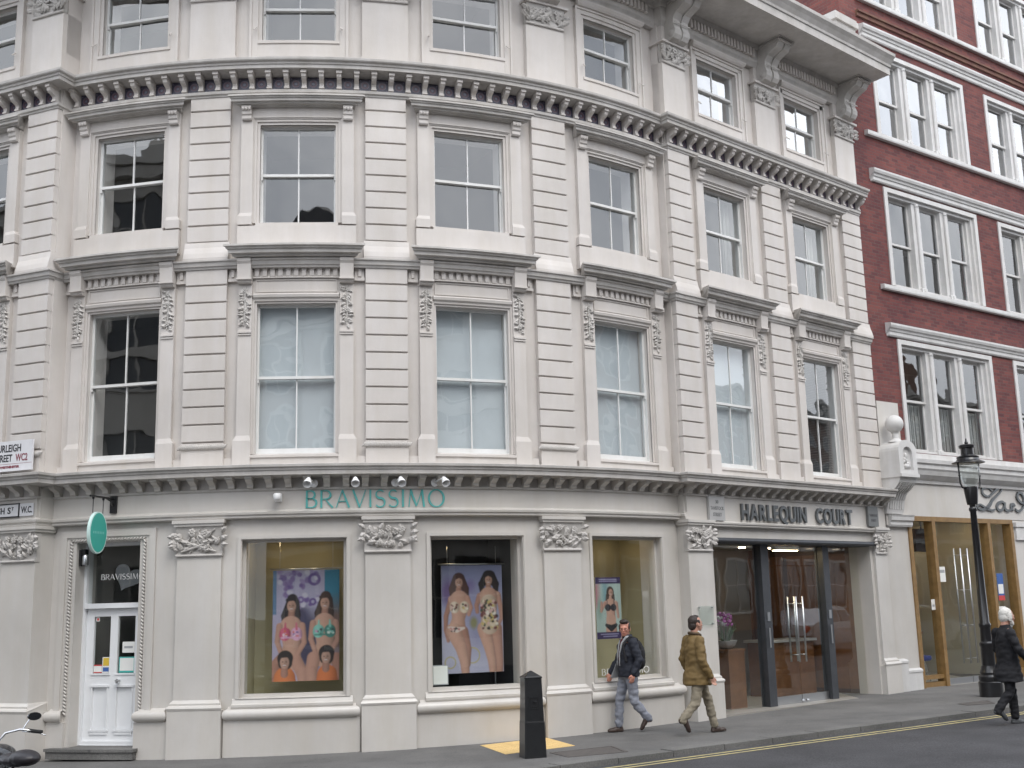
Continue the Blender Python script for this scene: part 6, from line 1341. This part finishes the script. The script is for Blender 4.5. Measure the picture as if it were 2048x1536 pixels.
# ------------------------------------------------------------------ buildings on the far sides of the junction (behind the camera, seen in the window reflections)
mat('far_brick', (.19, .115, .085), .85, noise_amt=.2, nscale=1.5); mat('far_stone', (.56, .54, .50), .8, noise_amt=.25, nscale=1.2, streak=.15); mat('slate', (.05, .052, .06), .6, noise_amt=.3, nscale=3); mat('far_window', (.03, .035, .04), .08)
def far_building(label, ox, oy, ang, length, depth, height, floors, wall_m, trim_m, gable=0., bays=5):
    t = thing('street_building', label, 'building', (ox, oy, ground(max(-60, min(60, ox)))-.15), ang)   # local x along the front, -y out to the street
    mb = MB(); mb.box(0, length, -depth, 0, -.5, height); part(t, 'wall', mb.mesh('wall', wall_m))
    mb = MB(); 
    for z, n in ((height-.5, .45), (height-.2, .6), (4.2, .25), (height*.62, .2)): mb.box(-.05, length+.05, -.3, n, z, z+.25)
    part(t, 'cornice', mb.mesh('cornice', trim_m))
    mb = MB(); hy = depth*.5
    if gable:
        mb.add([mb.P(-.0, -.02, height+.05), mb.P(length, -.02, height+.05), mb.P(length*.5, -.02, height+gable), mb.P(0, -depth, height+.05), mb.P(length, -depth, height+.05), mb.P(length*.5, -depth, height+gable)], [(0, 1, 2), (4, 3, 5), (0, 2, 5, 3), (2, 1, 4, 5), (1, 0, 3, 4)])
    else: mb.ext(0, length, [(-.4, height+.05), (-depth*.5, height+2.2), (-depth+.4, height+.05)])
    rf = part(t, 'roof', mb.mesh('roof', 'slate')); mb = MB(); mb.box(length*.12, length*.12+1.6, -depth*.5-.4, -depth*.5+.4, height, height+3.4)
    for k in range(4): mb.lathe([(.12, 0), (.10, .5)], (length*.12+.25+k*.36, depth*.5, height+3.4), 8)
    sub('chimney', mb.mesh('chimney', wall_m), rf)
    fh = (height-4.6)/floors; w_ = length/bays
    for f in range(floors+1):
        for b in range(bays):
            z0 = (4.9+(f-1)*fh) if f else .9; h = fh*.62 if f else 2.6; x = (b+.5)*w_; hw = w_*.26 if f else w_*.36
            mb = MB(); frame4(mb, x-hw-.12, x+hw+.12, z0-.12, z0+h+.15, -.1, .10, .12, .12, .12, .15); mb.box(x-.03, x+.03, -.05, .05, z0, z0+h); mb.box(x-hw, x+hw, -.05, .05, z0+h*.5, z0+h*.5+.06); o = part(t, 'window', mb.mesh('window', trim_m)); mb = MB(); mb.box(x-hw, x+hw, -.02, .02, z0, z0+h); sub('pane', mb.mesh('pane', 'far_window'), o)
    return t
sd2 = Vector((math.sin(R_(32.9)), -math.cos(R_(32.9)))); rowo = kp+sd2*17.5        # far side of the wide street
def opp(a, length, *r, **k): p = rowo+kd*(a+length); return (p.x, p.y, R_(32.9)+math.pi, length)+r
far_building('brown brick building with steep gable across the street, mirrored in the bow windows', *opp(-26., 11.), 12., 13.2, 3, 'far_brick', 'far_stone', 4.6, 4)
far_building('tall pale stone building across the street beside the gabled one', *opp(-14.8, 26.5), 12., 13.6, 3, 'far_stone', 'far_stone', 0, 9)
far_building('long brown brick block further along the far side of the street', *opp(12., 22.), 12., 14.4, 3, 'far_brick', 'far_stone', 0, 8)
far_building('dark brick block closing the far end of the facing row', *opp(34.3, 24.), 12., 12.8, 3, 'far_brick', 'far_stone', 0, 8)
p_ = Vector(W('L', 0, 11.5, 0)[:2]); u_ = Vector((-math.cos(LA), -math.sin(LA))); q_ = p_+u_*2.
far_building('grey stone classical building with deep cornice on the far side of the side street', q_.x, q_.y, LA+math.pi, 22., 14., 14.5, 3, 'far_stone', 'far_stone', 0, 7)

# ------------------------------------------------------------------ vehicles in the road beyond the picture (they show in the entrance glass)
mat('van_white', (.72, .73, .74), .25, coat=.6); mat('car_silver', (.42, .44, .46), .25, metal=.4, coat=.6)
def vehicle(name, label, cat, x, y, rz, prof, w, mt, wins, wheels):
    t = thing(name, label, cat, on_ground(x, y, True), rz); n_ = len(prof)
    cx_ = sum(p[0] for p in prof)/n_
    rows = []
    for yy, k in ((-w/2, .94), (-w/2+.06, 1.), (w/2-.06, 1.), (w/2, .94)):
        rows.append([(cx_+(px-cx_)*(1-(1-k)*.5), yy*(1-.12*max(0, pz-.9)/1.2), .25+(pz-.25)*(1-(1-k)*.25)) for px, pz in prof])
    mb = MB(); mb.loft(rows); part(t, 'body', mb.mesh('body', mt, 30))
    for poly in wins:
        for sy in (-1, 1):
            mb = MB(); tp = lambda z: sy*(w/2)*(1-.12*max(0, z-.9)/1.2); mb.loft([[(px, tp(pz)+sy*d, pz) for px, pz in poly] for d in (-.03, .006)]); part(t, 'window', mb.mesh('window', 'far_window'))
    for wx in wheels:
        for sy in (-1, 1):
            mb = MB(); mb.loft([[(wx+r*math.cos(a*math.pi/10), sy*(w/2-.10)+d*sy, .32+r*math.sin(a*math.pi/10)) for a in range(20)] for r, d in ((.29, -.1), (.32, -.06), (.32, .08), (.29, .115))]); o = part(t, 'wheel', mb.mesh('wheel', 'rubber', 40))
            mb = MB(); mb.loft([[(wx+r*math.cos(a*math.pi/10), sy*(w/2-.10)+d*sy, .32+r*math.sin(a*math.pi/10)) for a in range(20)] for r, d in ((.20, .10), (.20, .122), (.05, .13))]); sub('rim', mb.mesh('rim', 'brushed', 40), o)
    x0, x1 = min(p[0] for p in prof), max(p[0] for p in prof)
    for sy in (-1, 1):
        mb = MB(); mb.ell((x1-.10, sy*(w/2-.28), .72), (.12, .16, .10), 10, 6); part(t, 'headlight', mb.mesh('headlight', 'chrome', True))
        mb = MB(); mb.ell((x0+.05, sy*(w/2-.2), .80), (.06, .10, .14), 10, 6); part(t, 'tail_light', mb.mesh('tail_light', 'lens_red', True))
VAN = [(-2.4, .35), (2.35, .35), (2.45, .55), (2.4, .95), (1.75, 1.15), (1.15, 1.85), (.9, 2.05), (.4, 2.15), (-2.3, 2.15), (-2.42, 2.0), (-2.45, .6)]
CAR = [(-2.1, .30), (2.1, .30), (2.2, .50), (2.15, .72), (1.2, .92), (.5, 1.40), (.1, 1.47), (-.9, 1.45), (-1.7, 1.05), (-2.15, .95), (-2.22, .6)]
vehicle('delivery_van', 'white delivery van parked across the street, mirrored in the entrance glass', 'van', 20.5, 19.6, R_(32.9), VAN, 1.9, 'van_white', [[(.35, 1.2), (1.55, 1.2), (1.05, 1.8), (.35, 1.8)]], (-1.5, 1.55))
vehicle('silver_car', 'silver car in the road, mirrored in the timber shopfront glass', 'car', 23.5, 24.6, R_(32.9), CAR, 1.75, 'car_silver', [[(-1.35, .98), (-.25, .98), (-.25, 1.36), (-.9, 1.36)], [(-.15, .98), (.95, .98), (.45, 1.34), (-.15, 1.36)]], (-1.3, 1.35))
